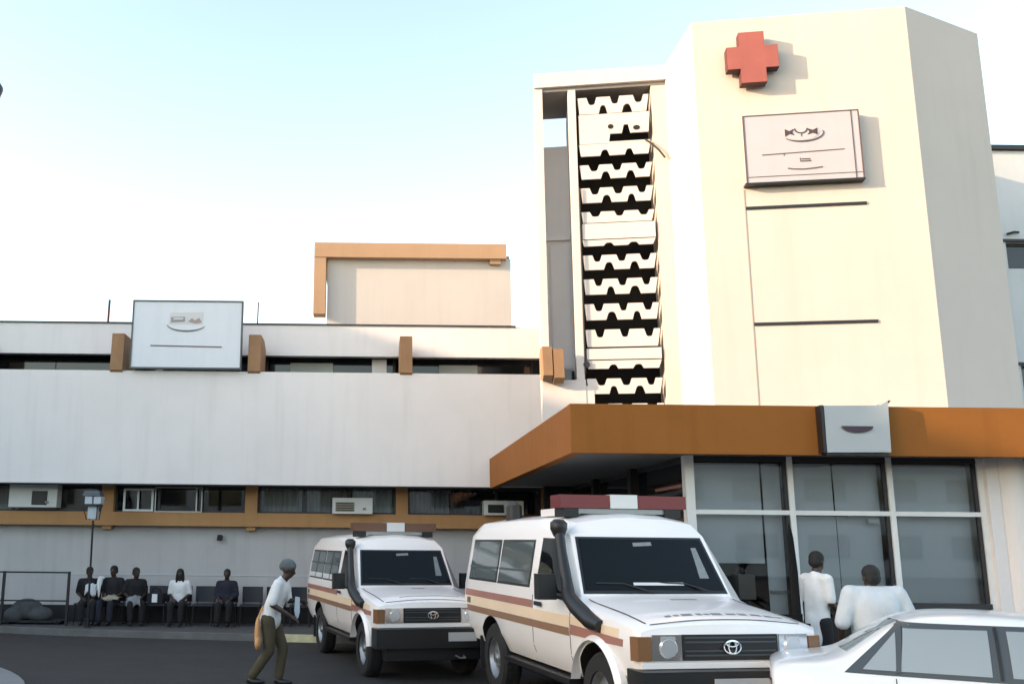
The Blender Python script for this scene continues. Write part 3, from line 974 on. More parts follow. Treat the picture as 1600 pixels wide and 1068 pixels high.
def make_ambulance(name, label, near):
    root = tag(empty(name, (0, 0, 0)), label, 'ambulance', 'ambulances parked before the entrance')
    st = [
        (.70, [(0, .62), (.70, .62), (.775, .70), (.80, .86), (.785, 1.02), (.66, 1.055), (.36, 1.075), (0, 1.085)]),
        (.64, [(0, .58), (.74, .58), (.815, .68), (.845, .86), (.825, 1.05), (.68, 1.085), (.36, 1.115), (0, 1.125)]),
        (.30, [(0, .54), (.78, .54), (.85, .68), (.868, .88), (.845, 1.10), (.70, 1.135), (.38, 1.17), (0, 1.18)]),
        (-.36, [(0, .52), (.80, .52), (.865, .70), (.875, .92), (.86, 1.17), (.74, 1.20), (.40, 1.225), (0, 1.235)]),
        (-.50, [(0, .52), (.80, .52), (.868, .70), (.878, .94), (.865, 1.20), (.77, 1.235), (.42, 1.255), (0, 1.265)]),
        (-.87, [(0, .52), (.80, .52), (.868, .70), (.88, .96), (.866, 1.205), (.715, 1.81), (.40, 1.845), (0, 1.855)]),
        (-.93, [(0, .52), (.80, .52), (.868, .70), (.88, .96), (.866, 1.205), (.735, 1.82), (.62, 1.93), (0, 1.985)]),
        (-1.20, [(0, .52), (.80, .52), (.868, .70), (.88, .96), (.868, 1.21), (.755, 1.84), (.66, 1.975), (0, 2.045)]),
        (-2.4, [(0, .52), (.80, .52), (.868, .70), (.88, .96), (.870, 1.21), (.757, 1.84), (.665, 1.985), (0, 2.06)]),
        (-3.85, [(0, .54), (.80, .54), (.866, .72), (.878, .96), (.868, 1.21), (.757, 1.83), (.66, 1.97), (0, 2.04)]),
        (-4.10, [(0, .58), (.79, .58), (.855, .74), (.867, .97), (.858, 1.21), (.745, 1.81), (.645, 1.93), (0, 1.99)]),
        (-4.18, [(0, .62), (.75, .62), (.82, .76), (.835, .97), (.825, 1.21), (.715, 1.78), (.61, 1.88), (0, 1.93)]),
    ]
    st = [(x, sec[:-1] + [(sec[-2][0] * .55, sec[-2][1] + (sec[-1][1] - sec[-2][1]) * .82)] + [sec[-1]]) for x, sec in st]
    axles = [(0, .40), (-2.98, .40)]
    me = cut_wheels(loft(st, 'body'), axles, .475, .52, [M['carwhite'], M['black']], bevel=.014)
    body = bpy.data.objects.new('body', me)
    COL.objects.link(body)
    body.parent = root
    sk = Skin(me, root)
    lens = M['redlens'] if near else M['brownlens']
    # underbody
    box('chassis', M['black'], root, -4.1, .66, -.5, .5, .28, .60)
    for s_ in (-1, 1):
        # glazing
        sk.panel('window_seal', M['black'], [(-1.50, 1.225), (-.66, 1.225), (-.99, 1.775), (-1.47, 1.785)], sign=s_, off=.003)
        dr = sk.panel('door_window', M['carglass'], [(-1.47, 1.25), (-.72, 1.25), (-1.00, 1.75), (-1.45, 1.76)], sign=s_, off=.009)
        if near:
            spans = ((-2.74, -1.70), (-3.92, -2.82))
        else:
            spans = ((-2.74, -1.70), (-3.92, -2.82))
        for xa, xb in spans:
            sk.panel('window_seal', M['black'], [(xa - .02, 1.265), (xb + .02, 1.265), (xb + .02, 1.765), (xa - .02, 1.765)], sign=s_, off=.003)
            wd = sk.panel('side_window', M['sideglass'], [(xa + .01, 1.29), (xb - .01, 1.29), (xb - .01, 1.74), (xa + .01, 1.74)], sign=s_, off=.009)
            zc = 1.42 if near else 1.53
            sk.panel('window_bar', M['trim'], [(xa, zc), (xb, zc), (xb, zc + .025), (xa, zc + .025)], sign=s_, off=.014, k=1, parent=wd)
            if not near:
                xm = (xa + xb) / 2
                sk.panel('window_bar', M['trim'], [(xm - .02, 1.29), (xm + .02, 1.29), (xm + .02, 1.74), (xm - .02, 1.74)], sign=s_, off=.016, n=1, parent=wd)
                sk.panel('window_panel', M['whitelens'], [(xa + .01, 1.29), (xb - .01, 1.29), (xb - .01, 1.37), (xa + .01, 1.37)], sign=s_, off=.013, k=1, parent=wd)
        # door outline and handle
        for xg in (-1.56, -.56):
            sk.panel('door_gap', M['black'], [(xg - .006, .62), (xg + .006, .62), (xg + .006, 1.2), (xg - .006, 1.2)], sign=s_, off=.002, n=1, k=8)
        sk.panel('door_handle', M['black'], [(-1.45, 1.10), (-1.27, 1.10), (-1.27, 1.14), (-1.45, 1.14)], sign=s_, off=.03, k=2, n=4)
        # stripes
        sk.panel('stripe', M['stripe_red'], [(-4.12, 1.065), (-1.58, 1.065), (-1.58, 1.145), (-4.12, 1.145)], sign=s_, off=.004, n=26, k=2)
        sk.panel('stripe', M['stripe_cream'], [(-4.12, .955), (-.58, .955), (-.58, 1.06), (-4.12, 1.06)], sign=s_, off=.004, n=34, k=2)
        sk.panel('stripe', M['stripe_brown'], [(-4.12, .875), (-.58, .875), (-.58, .95), (-4.12, .95)], sign=s_, off=.004, n=34, k=2)
        sk.panel('stripe', M['stripe_cream'], [(-.54, .99), (.42, .955), (.42, 1.03), (-.54, 1.06)], sign=s_, off=.005, n=14, k=2)
        sk.panel('stripe', M['stripe_red'], [(-.54, .892), (.50, .892), (.50, .95), (-.54, .985)], sign=s_, off=.005, n=14, k=2)
        sk.panel('fuel_flap', M['trim'], [(-3.95, .975), (-3.80, .975), (-3.80, 1.045), (-3.95, 1.045)], sign=s_, off=.009, n=2, k=2)
        # flared front arch
        fl = MB()
        arcp = [(.50 * math.cos(R(a)), .40 + .50 * math.sin(R(a))) for a in range(8, 176, 8)]
        for (xa, za), (xb, zb_) in zip(arcp, arcp[1:]):
            o1, o2 = 1.075, .985
            def sc_(x, z, k): return (x * k, .40 + (z - .40) * k)
            A, B = sc_(xa, za, o2), sc_(xb, zb_, o2)
            Cc, D = sc_(xb, zb_, o1), sc_(xa, za, o1)
            y0, y1 = s_ * .82, s_ * .915
            y2 = s_ * .875
            vsq = [(A[0], y0, A[1]), (B[0], y0, B[1]), (Cc[0], y0, Cc[1]), (D[0], y0, D[1]), (A[0], y1, A[1]), (B[0], y1, B[1]), (Cc[0], y2, Cc[1]), (D[0], y2, D[1])]
            fl.add(vsq, [(0, 1, 2, 3), (4, 7, 6, 5), (0, 4, 5, 1), (2, 6, 7, 3), (1, 5, 6, 2), (0, 3, 7, 4)])
        fl.build('arch_flare', M['carwhite'], root)
        # wheels
        for ax, az in axles:
            wheel('wheel', root, ax, s_ * .735, .395, .395, .22, s_, M['steel'])
        box('mud_flap', M['rubber'], root, -3.50, -3.48, s_ * .62 if s_ > 0 else -.85, .85 if s_ > 0 else -.62, .22, .6)
        box('running_board', M['black'], root, -2.42, -.56, min(s_ * .72, s_ * .90), max(s_ * .72, s_ * .90), .44, .49, .01)
        # mirror
        mr = MB().box(-.78, -.66, min(s_ * .96, s_ * 1.14), max(s_ * .96, s_ * 1.14), 1.20, 1.44).build('mirror', M['black'], root, .03, 2)
        MB().tube([(-.68, s_ * .86, 1.20), (-.70, s_ * 1.0, 1.24)], .016, 6).build('mirror_arm', M['black'], mr)
        # lamps
        hl = box('headlight', M['chrome'], root, .66, .722, min(s_ * .44, s_ * .70), max(s_ * .44, s_ * .70), .80, 1.005, .015, 2)
        lens_ = MB()
        lens_.tube([(.715, s_ * .56, .90), (.742, s_ * .56, .90)], [.088, .07], 20)
        lens_.build('lens', M['headlens'], hl, smooth=40)
        box('lamp_bowl', M['headlens'], hl, .715, .735, min(s_ * .50, s_ * .62), max(s_ * .50, s_ * .62), .955, .99, .006)
        MB().prism([(.655, s_ * .862), (.715, s_ * .822), (.732, s_ * .712), (.66, s_ * .712)], .80, .99).build('indicator', M['amber'], root, .008)
        box('tail_light', M['redlens'], root, -4.205, -4.15, min(s_ * .66, s_ * .80), max(s_ * .66, s_ * .80), .8, 1.05, .01)
    # windscreen
    sk.panel('windscreen_seal', M['black'], [(-.745, 1.262), (.745, 1.262), (.675, 1.795), (-.675, 1.795)], axis='x', sign=1, off=.003, n=16)
    ws = sk.panel('windscreen', M['carglass'], [(-.715, 1.295), (.715, 1.295), (.648, 1.772), (-.648, 1.772)], axis='x', sign=1, off=.009, n=16)
    if near:
        sk.panel('dash_sheet', M['whitelens'], [(-.22, 1.335), (.30, 1.335), (.30, 1.36), (-.22, 1.36)], axis='x', sign=1, off=.012, n=8, k=1, parent=ws)
    sk.panel('mirror_highlight', M['greycloth'], [(-.10, 1.70), (.10, 1.71), (.10, 1.745), (-.10, 1.735)], axis='x', sign=1, off=.011, n=4, k=2, parent=ws)  # painted highlight of the cabin mirror, a pale panel on the glass
    sk.panel('mullion_reflection', M['greycloth'], [(.50, 1.40), (.60, 1.40), (.575, 1.69), (.52, 1.69)], axis='x', sign=1, off=.011, n=3, k=3, parent=ws)  # grey bar laid on the glass as a painted mullion reflection
    for y0, y1 in ((-.05, -.60), (.58, .05)):
        MB().tube([(-.47, y0, 1.275), (-.545, (y0 + y1) / 2, 1.355), (-.555, y1, 1.36)], .009, 6).build('wiper', M['black'], root)
    # nose
    gr = box('grille', M['black'], root, .66, .715, -.43, .43, .80, 1.005, .008)
    for zz_ in (.84, .875, .945, .98):
        box('slat', M['trim'], gr, .714, .724, -.41, .41, zz_ - .006, zz_ + .006)
    em_ = MB()
    for rx, rz, cz in ((.075, .052, .905), (.035, .050, .905), (.052, .022, .932)):
        ring = [(.738, rx * math.cos(2 * math.pi * k / 24), cz + rz * math.sin(2 * math.pi * k / 24)) for k in range(25)]
        em_.tube(ring, .009, 6)
    em_.build('emblem', M['chrome'], gr, smooth=60)
    box('valance', M['carwhite'], root, .60, .735, -.80, .80, .742, .79, .012, 2)
    box('bumper', M['black'], root, .60, .88, -.87, .87, .47, .735, .035, 3)
    box('bumper_guard', M['black'], root, .55, .78, -.70, .70, .30, .465, .02)
    box('number_plate', M['plate'], root, .882, .892, .18 if not near else -.26, .60 if not near else .26, .56, .68)
    tow = MB().tube([(.84, .3, .36), (.95, .32, .34), (.95, .40, .34), (.84, .42, .36)], .014, 6).build('tow_hook', M['steel'], root)
    # bonnet: scoop line, edge gap and rows of small unreadable marks
    bvh = sk.bvh
    def hood(x, y, up=.004):
        h = bvh.ray_cast(Vector((x, y, 3)), Vector((0, 0, -1)))
        return Vector((x, y, h[0].z + up))
    def hood_line(x0, y0, x1, y1, w, nm, m_, k=8, up=.003):
        mb = MB()
        a = [Vector((x0 + (x1 - x0) * i / k, y0 + (y1 - y0) * i / k, 0)) for i in range(k + 1)]
        d = Vector((x1 - x0, y1 - y0, 0)).normalized()
        nrm_ = Vector((-d.y, d.x, 0)) * w / 2
        for i in range(k):
            P = [hood(p.x, p.y, up) for p in (a[i] + nrm_, a[i + 1] + nrm_, a[i + 1] - nrm_, a[i] - nrm_)]
            mb.slab(P, (0, 0, .002))
        return mb.build(nm, m_, root)
    for s_ in (-1, 1):
        hood_line(.62, s_ * .70, -.42, s_ * .735, .012, 'bonnet_gap', M['black'])
    hood_line(.655, -.68, .655, .68, .008, 'bonnet_gap', M['trim'], 12)
    if near:
        rnd = random.Random(4)
        y = -.46
        while y < .62:
            w = rnd.uniform(.035, .10)
            hood_line(.50, y, .50, y + w, rnd.uniform(.035, .06), 'bonnet_mark', M['greycloth'], 2)
            y += w + rnd.uniform(.012, .05)
        hood_line(-.22, -.02, -.25, .26, .03, 'bonnet_vent', M['greycloth'], 4)
    else:
        hood_line(.46, -.42, .44, .50, .02, 'bonnet_vent', M['greycloth'], 6)
        hood_line(-.24, -.02, -.25, .2, .025, 'bonnet_vent', M['trim'], 4)
    # snorkel on the right pillar
    sn = MB()
    path = [(.12, -.87, 1.02), (-.05, -.885, 1.05), (-.35, -.90, 1.16), (-.53, -.895, 1.24), (-.60, -.875, 1.36), (-.80, -.84, 1.66), (-.90, -.82, 1.84)]
    sn.tube(path, [.055, .075, .075, .068, .055, .048, .050], 12)
    sno = sn.build('snorkel', M['black'], root, smooth=50)
    MB().tube([(-.90, -.82, 1.80), (-.91, -.82, 1.87), (-.905, -.82, 1.93), (-.90, -.82, 1.96)], [.055, .085, .085, .05], 14).build('snorkel_head', M['black'], sno, smooth=50)
    # roof gear
    if near:
        box('roof_hatch', M['carwhite'], root, -2.1, -1.5, -.55, -.12, 2.02, 2.10, .02, 2)
        MB().tube([(-3.3, -.45, 2.0), (-3.3, -.45, 2.17), (-3.36, -.45, 2.2)], [.10, .10, .06], 14).build('roof_vent', M['black'], root, smooth=45)
    lbx = -1.28
    ba = MB().box(lbx - .11, lbx + .11, -.50, .46, 2.035, 2.085).build('light_bar', M['steel'], root, .015)
    box('foot', M['black'], ba, lbx - .13, lbx + .13, -.66, -.50, 2.00, 2.10, .01)
    box('foot', M['black'], ba, lbx - .13, lbx + .13, .46, .64, 2.00, 2.10, .01)
    for y0, y1, m_ in ((-.70, -.16, lens), (.16, .70, lens), (-.152, .152, M['whitelens'])):
        box('lens', m_, ba, lbx - .14, lbx + .14, y0, y1, 2.09, 2.225 if m_ is not M['whitelens'] else 2.232, .05, 4)
    if near:
        MB().tube([(.36, .875, 1.06), (.36, .875, 1.14)], .045, 10).build('antenna_base', M['matt_black'], root)
        MB().tube([(.36, .875, 1.12), (.355, .875, 1.5), (.35, .87, 1.80), (.35, .868, 1.92)], [.036, .036, .026, .008], 10).build('antenna', M['matt_black'], root, smooth=50)
        box('antenna_bracket', M['matt_black'], root, .30, .46, .74, .93, 1.0, 1.062, .01)
    return root


def place(root, loc, th, s=1.):
    root.location = loc
    root.rotation_euler = (0, 0, th - math.pi / 2)
    root.scale = (s, s, s)


a1 = make_ambulance('ambulance', 'nearest white ambulance with red light bar, snorkel and cream and brown stripes', True)
place(a1, (3.14, 9.51, 0), R(10.5), 1.098)
a2 = make_ambulance('ambulance', 'farther white ambulance with brown light bar and barred side windows beside walking man', False)
place(a2, (.715, 14.15, 0), R(15), .985)


def make_sedan():
    root = tag(empty('parked_car', (0, 0, 0)), 'white saloon car seen from its rear side in the bottom right corner', 'car')
    st = [
        (.00, [(0, .36), (.62, .36), (.70, .48), (.73, .66), (.70, .84), (.56, .93), (.30, .955), (0, .96)]),
        (.06, [(0, .30), (.70, .30), (.78, .46), (.81, .68), (.775, .90), (.63, .985), (.33, 1.01), (0, 1.015)]),
        (.30, [(0, .27), (.76, .27), (.83, .46), (.85, .70), (.81, .925), (.66, 1.01), (.35, 1.035), (0, 1.04)]),
        (.56, [(0, .25), (.77, .25), (.84, .46), (.86, .72), (.82, .935), (.665, 1.03), (.36, 1.05), (0, 1.055)]),
        (.80, [(0, .24), (.77, .24), (.84, .46), (.86, .72), (.822, .94), (.665, 1.17), (.44, 1.225), (0, 1.245)]),
        (1.10, [(0, .24), (.77, .24), (.845, .46), (.862, .72), (.822, .94), (.635, 1.35), (.50, 1.415), (0, 1.45)]),
        (1.55, [(0, .24), (.77, .24), (.845, .46), (.862, .72), (.822, .935), (.635, 1.375), (.51, 1.44), (0, 1.48)]),
        (2.15, [(0, .24), (.77, .24), (.845, .46), (.862, .72), (.822, .925), (.63, 1.365), (.50, 1.425), (0, 1.465)]),
        (2.55, [(0, .24), (.77, .24), (.84, .46), (.86, .71), (.82, .91), (.65, 1.25), (.45, 1.31), (0, 1.35)]),
        (3.05, [(0, .24), (.77, .24), (.84, .46), (.855, .70), (.81, .89), (.68, .955), (.40, .98), (0, .99)]),
        (3.60, [(0, .25), (.76, .25), (.83, .44), (.84, .64), (.78, .80), (.62, .86), (.36, .885), (0, .895)]),
        (4.05, [(0, .28), (.70, .28), (.77, .42), (.77, .58), (.70, .70), (.55, .745), (.32, .77), (0, .78)]),
        (4.18, [(0, .34), (.58, .34), (.64, .44), (.64, .56), (.58, .62), (.46, .65), (.26, .665), (0, .67)]),
    ]
    axles = [(.72, .31), (3.28, .31)]
    me = cut_wheels(loft(st, 'body'), axles, .37, .5, [M['sedan'], M['black']], subsurf=2)
    body = bpy.data.objects.new('body', me)
    COL.objects.link(body)
    body.parent = root
    sk = Skin(me, root)
    box('chassis', M['black'], root, .2, 3.95, -.5, .5, .16, .3)
    for s_ in (-1, 1):
        sk.panel('window_surround', M['trim'], [(.60, .955), (2.98, .925), (2.28, 1.365), (1.06, 1.365)], sign=s_, off=.004, n=34, k=10)
        sk.panel('quarter_window', M['sedanglass'], [(.74, .985), (.985, .985), (1.02, 1.285), (1.005, 1.27)], sign=s_, off=.010, n=10, k=10)
        sk.panel('door_window', M['sedanglass'], [(1.02, .985), (1.66, .98), (1.68, 1.325), (1.08, 1.315)], sign=s_, off=.010, n=14, k=10)
        sk.panel('door_window', M['sedanglass'], [(1.80, .98), (2.78, .96), (2.24, 1.325), (1.81, 1.325)], sign=s_, off=.010, n=18, k=10)
        sk.panel('pillar_strip', M['trim'], [(.985, .97), (1.02, .97), (1.075, 1.34), (1.03, 1.34)], sign=s_, off=.014, n=2, k=10)
        sk.panel('pillar_strip', M['black'], [(1.715, .96), (1.735, .96), (1.745, 1.35), (1.725, 1.35)], sign=s_, off=.016, n=2, k=10)
        for xg, zt_ in ((1.73, .93), (2.86, .90), (.98, .93)):
            sk.panel('door_gap', M['black'], [(xg - .004, .36 if xg > 1 else .72), (xg + .004, .36 if xg > 1 else .72), (xg + .004, zt_), (xg - .004, zt_)], sign=s_, off=.002, n=1, k=8)
        for xg in (1.15, 1.9):
            sk.panel('door_handle', M['sedan'], [(xg, .80), (xg + .17, .80), (xg + .17, .83), (xg, .83)], sign=s_, off=.03, n=4, k=2)
        for ax, az in axles:
            wheel('wheel', root, ax, s_ * .72, .30, .30, .18, s_, M['steel'])
        MB().box(2.62, 2.74, min(s_ * .90, s_ * 1.05), max(s_ * .90, s_ * 1.05), .96, 1.07).build('mirror', M['sedan'], root, .03, 2)
        sk.panel('tail_light', M['redlens'], [(s_ * .40, .72), (s_ * .70, .72), (s_ * .66, .86), (s_ * .42, .86)], axis='x', sign=-1, off=.008, n=6, k=4)
        sk.panel('headlight', M['headlens'], [(s_ * .34, .56), (s_ * .60, .56), (s_ * .56, .66), (s_ * .36, .66)], axis='x', sign=1, off=.008, n=6, k=4)
    # rear screen and windscreen lie on the sloping glass, dropped on from behind and in front
    sk.panel('rear_screen', M['sedanglass'], [(-.50, 1.10), (.50, 1.10), (.38, 1.37), (-.38, 1.37)], axis='x', sign=-1, off=.005, n=20, k=16)
    sk.panel('windscreen', M['sedanglass'], [(-.60, 1.02), (.60, 1.02), (.50, 1.37), (-.50, 1.37)], axis='x', sign=1, off=.006, n=14, k=8)
    sk.panel('number_plate', M['plate'], [(-.26, .60), (.26, .60), (.26, .71), (-.26, .71)], axis='x', sign=-1, off=.008, n=4, k=2)
    sk.panel('bumper', M['trim'], [(-.60, .40), (.60, .40), (.62, .47), (-.62, .47)], axis='x', sign=-1, off=.012, n=14, k=2)
    return root


car = make_sedan()
car.location = (3.60, 8.68, 0)
car.rotation_euler = (0, 0, R(-24))
car.scale = (.95, .95, .95)


# ------------------------------------------------------------------ people
def blob(name, prims, material, parent=None, voxel=.012, smooth=4):
    bm = bmesh.new()
    for p in prims:
        if p[0] == 'e':
            _, c, rad, rot = p if len(p) == 4 else (*p, None)
            mt = Matrix.Translation(Vector(c)) @ (rot.to_4x4() if rot else Matrix()) @ Matrix.Diagonal((*rad, 1))
            bmesh.ops.create_icosphere(bm, subdivisions=3, radius=1, matrix=mt)
        else:
            _, a, ra, b, rb_ = p
            a, b = Vector(a), Vector(b)
            bmesh.ops.create_icosphere(bm, subdivisions=2, radius=ra, matrix=Matrix.Translation(a))
            bmesh.ops.create_icosphere(bm, subdivisions=2, radius=rb_, matrix=Matrix.Translation(b))
            d = b - a
            if d.length > 1e-4:
                mt = Matrix.Translation((a + b) / 2) @ d.to_track_quat('Z', 'Y').to_matrix().to_4x4()
                bmesh.ops.create_cone(bm, cap_ends=True, segments=16, radius1=ra, radius2=rb_, depth=d.length, matrix=mt)
    me = bpy.data.meshes.new(name)
    bm.to_mesh(me)
    bm.free()
    t_ = bpy.data.objects.new('tmp', me)
    COL.objects.link(t_)
    rm = t_.modifiers.new('r', 'REMESH')
    rm.mode, rm.voxel_size = 'VOXEL', voxel
    sm = t_.modifiers.new('s', 'SMOOTH')
    sm.factor, sm.iterations = .5, smooth
    res = baked(t_)
    bpy.data.objects.remove(t_)
    res.name = name
    res.materials.clear()
    res.materials.append(material)
    res.shade_smooth()
    o = bpy.data.objects.new(name, res)
    COL.objects.link(o)
    o.parent = parent
    return o


def joints(seated=False, lean=0., arms=None, head_turn=0., head_nod=0., legs=None, wide=1.):
    """joint positions, facing -Y, feet on z=0; left side is +X"""
    J = {}
    if seated:
        hz = .48
        J['pelvis'] = Vector((0, 0, hz))
        for s, k in ((1, 'l'), (-1, 'r')):
            J['hip' + k] = Vector((s * .09, -.02, hz - .01))
            J['knee' + k] = Vector((s * .13, -.42, .47))
            J['ank' + k] = Vector((s * .12, -.42, .09))
    else:
        hz = .92
        J['pelvis'] = Vector((0, 0, hz))
        lg = legs or {}
        for s, k in ((1, 'l'), (-1, 'r')):
            J['hip' + k] = Vector((s * .09, 0, hz - .03))
            J['knee' + k] = Vector(lg.get('knee' + k, (s * .10, -.02, .49)))
            J['ank' + k] = Vector(lg.get('ank' + k, (s * .11, .03, .09)))
    rot = Matrix.Rotation(lean, 3, 'X')
    up = dict(waist=(0, 0, .15), chest=(0, .0, .34), neck=(0, .02, .53), head=(0, -.015, .675), shl=(.185 * wide, .01, .47), shr=(-.185 * wide, .01, .47))
    for k, v in up.items():
        J[k] = J['pelvis'] + rot @ Vector(v)
    ar = dict(ell=(.25 * wide, .05, .19), elr=(-.25 * wide, .05, .19), wrl=(.25 * wide, -.08, -.03), wrr=(-.25 * wide, -.08, -.03))
    if seated:
        ar = dict(ell=(.24, .0, .21), elr=(-.24, .0, .21), wrl=(.12, -.25, .10), wrr=(-.12, -.25, .10))
    ar.update(arms or {})
    for k, v in ar.items():
        J[k] = J['pelvis'] + Vector(v)
    J['rot'] = rot
    J['hrot'] = Matrix.Rotation(head_turn, 3, 'Z') @ Matrix.Rotation(lean * .4 + head_nod, 3, 'X')
    return J


def person(label, J, loc, rotz, scale=1., shirt=None, trousers=None, sleeve=.8, hair='cap', hairmat=None, tunic=0., bulk=1., group=None, voxel=.012, coat=False):
    rot, hr = J['rot'], J['hrot']
    P = []
    P.append(('e', J['pelvis'], (.155 * bulk, .105 * bulk, .12), rot))
    P.append(('e', J['waist'], (.135 * bulk, .10 * bulk, .15), rot))
    P.append(('e', J['chest'], (.165 * bulk, .11 * bulk, .19), rot))
    P.append(('c', J['shl'], .058, J['shr'], .058))
    P.append(('c', J['neck'] - rot @ Vector((0, 0, .05)), .062, J['head'] - Vector((0, 0, .06)), .052))
    H = J['head']
    h = lambda x, y, z: H + hr @ Vector((x, y, z))
    P.append(('e', h(0, 0, .02), (.073, .092, .10), hr))
    P.append(('e', h(0, -.02, -.055), (.055, .066, .062), hr))
    P.append(('c', h(0, -.085, .015), .010, h(0, -.104, -.022), .016))
    P.append(('e', h(0, -.082, -.055), (.028, .012, .012), hr))
    for s in (-1, 1):
        P.append(('e', h(s * .075, .005, -.005), (.012, .020, .030), hr))
        P.append(('e', h(s * .03, -.082, .035), (.024, .012, .010), hr))
    for s, k in ((1, 'l'), (-1, 'r')):
        P.append(('c', J['sh' + k], .055 * bulk, J['el' + k], .041))
        P.append(('c', J['el' + k], .041, J['wr' + k], .028))
        d = (J['wr' + k] - J['el' + k]).normalized()
        side = d.cross(Vector((0, -1, .2)))
        side = (side if side.length > .2 else Vector((1, 0, 0))).normalized()
        nrm_ = side.cross(d).normalized()
        pc = J['wr' + k] + d * .05
        bas = Matrix((side, nrm_, d)).transposed()
        P.append(('e', pc, (.040, .019, .052), bas))
        for fi, (ox, ln) in enumerate(((-.029, .060), (-.010, .072), (.010, .068), (.028, .054))):
            b0_ = pc + d * .042 + side * ox
            m0 = b0_ + d * ln * .55 - nrm_ * .010
            P.append(('c', b0_, .0105, m0, .0098))
            P.append(('c', m0, .0098, m0 + d * ln * .35 - nrm_ * .024, .0088))
        th = pc - d * .012 - side * .036
        P.append(('c', th, .013, th - side * .026 + d * .030, .0115))
        P.append(('c', th - side * .026 + d * .030, .0115, th - side * .030 + d * .060 - nrm_ * .01, .0095))
        P.append(('c', J['hip' + k], .085 * bulk, J['knee' + k], .056))
        P.append(('c', J['knee' + k], .056, J['ank' + k], .040))
        fd = Vector((0, -1, 0))
        P.append(('e', J['ank' + k] + fd * .06 + Vector((0, 0, -.045)), (.043, .12, .042), None))
    body = blob('person', P, M['skin'], None, voxel)
    tag(body, label, 'person', group)
    # eyes
    ey = []
    for s in (-1, 1):
        ey.append(('e', h(s * .030, -.0835, .018), (.012, .008, .007), hr))
    blob('eyes', ey, M['eye'], body, .005, 1)
    # shirt
    S = [('e', J['pelvis'] + rot @ Vector((0, 0, .02)), (.180 * bulk, .130 * bulk, .14), rot), ('e', J['waist'], (.165 * bulk, .125 * bulk, .16), rot), ('e', J['chest'], (.185 * bulk, .128 * bulk, .195), rot),
         ('c', J['shl'], .072, J['shr'], .072), ('c', J['neck'] - rot @ Vector((0, 0, .10)), .085, J['neck'] - rot @ Vector((0, 0, .015)), .066)]
    for k in 'lr':
        e_ = J['sh' + k].lerp(J['el' + k], min(1, sleeve))
        S.append(('c', J['sh' + k], .072 * (bulk ** .5), e_, .066 * (bulk ** .5)))
        if sleeve > 1:
            S.append(('c', J['el' + k], .062, J['el' + k].lerp(J['wr' + k], sleeve - 1), .046))
    if tunic:
        S.append(('c', J['pelvis'], .155 * bulk, J['pelvis'] - Vector((0, 0, tunic)), .16 * bulk))
    S.append(('c', J['pelvis'] + rot @ Vector((.05 * bulk, 0, 0)), .118 * bulk, J['chest'] + rot @ Vector((.06 * bulk, 0, .06)), .118 * bulk))
    S.append(('c', J['pelvis'] + rot @ Vector((-.05 * bulk, 0, 0)), .118 * bulk, J['chest'] + rot @ Vector((-.06 * bulk, 0, .06)), .118 * bulk))
    blob('shirt', S, shirt, body, .016, 16)
    # trousers
    T = [('e', J['pelvis'] - Vector((0, 0, .01)), (.170 * bulk, .122 * bulk, .12), rot)]
    for k in 'lr':
        T.append(('c', J['hip' + k], .105 * bulk, J['knee' + k], .078))
        T.append(('c', J['knee' + k], .078, J['ank' + k].lerp(J['knee' + k], .08), .064))
    blob('trousers', T, trousers, body, .014, 4)
    sh = []
    for k in 'lr':
        sh.append(('e', J['ank' + k] + Vector((0, -.065, -.047)), (.052, .138, .046), None))
        sh.append(('e', J['ank' + k] + Vector((0, 0, -.03)), (.048, .06, .05), None))
    blob('shoes', sh, M['black'], body, .012, 3)
    hm = hairmat or M['hair']
    if hair == 'cap':
        Hh = [('e', h(0, .012, .045), (.083, .096, .088), hr), ('e', h(0, .05, .0), (.074, .060, .075), hr)]
    elif hair == 'long':
        Hh = [('e', h(0, .012, .045), (.088, .10, .092), hr), ('e', h(0, .06, -.08), (.085, .06, .17), hr), ('e', h(.075, .0, -.10), (.03, .05, .17), hr), ('e', h(-.075, .0, -.10), (.03, .05, .17), hr)]
    else:    # wrapped scarf or knitted cap
        Hh = [('e', h(0, .02, .06), (.094, .118, .088), hr), ('e', h(0, .085, .03), (.07, .06, .07), hr), ('c', h(-.07, -.055, .055), .018, h(.07, -.055, .055), .018)]
    blob('headwear' if hair == 'wrap' else 'hair', Hh, hm, body, .010, 2)
    body.location = loc
    body.rotation_euler = (0, 0, rotz)
    body.scale = (scale,) * 3
    return body


# man walking towards the farther ambulance, bent forward, facing right
walk = dict(kneel=(.09, -.17, .50), ankl=(.09, -.12, .09), kneer=(-.09, -.03, .48), ankr=(-.09, .22, .11))
Jm = joints(lean=R(20), legs=walk, head_nod=R(8), arms=dict(ell=(.20, -.20, .20), wrl=(.10, -.40, .20), elr=(-.24, -.09, .17), wrr=(-.16, -.33, .02)))
man = person('man in white shirt and grey cap bending forward as he walks beside the farther ambulance', Jm, (-1.33, 12.95, 0), R(80), .975, M['shirt'], M['khaki'], .9, 'wrap', M['greencloth'], tunic=.05)
bag = blob('shoulder_bag', [('e', (-1.475, 12.80, .70), (.040, .085, .20), None), ('e', (-1.465, 12.79, .57), (.045, .10, .10), None), ('c', (-1.47, 12.8, .88), .018, (-1.42, 12.83, 1.02), .016)], M['orange'], None, .01, 2)
tag(bag, 'orange cloth bag hanging behind the walking man', 'bag')
sheet = MB()
sheet.slab([(-.99, 12.86, 1.16), (-.93, 12.86, 1.15), (-.925, 12.86, .96), (-.945, 12.86, .88), (-.975, 12.86, .87), (-1.0, 12.86, .98)], (0, .03, 0))
tag(sheet.build('plastic_bag', M['paper'], bevel=.008, seg=2), 'pale blue bag held in the walking man\'s raised hand', 'bag')

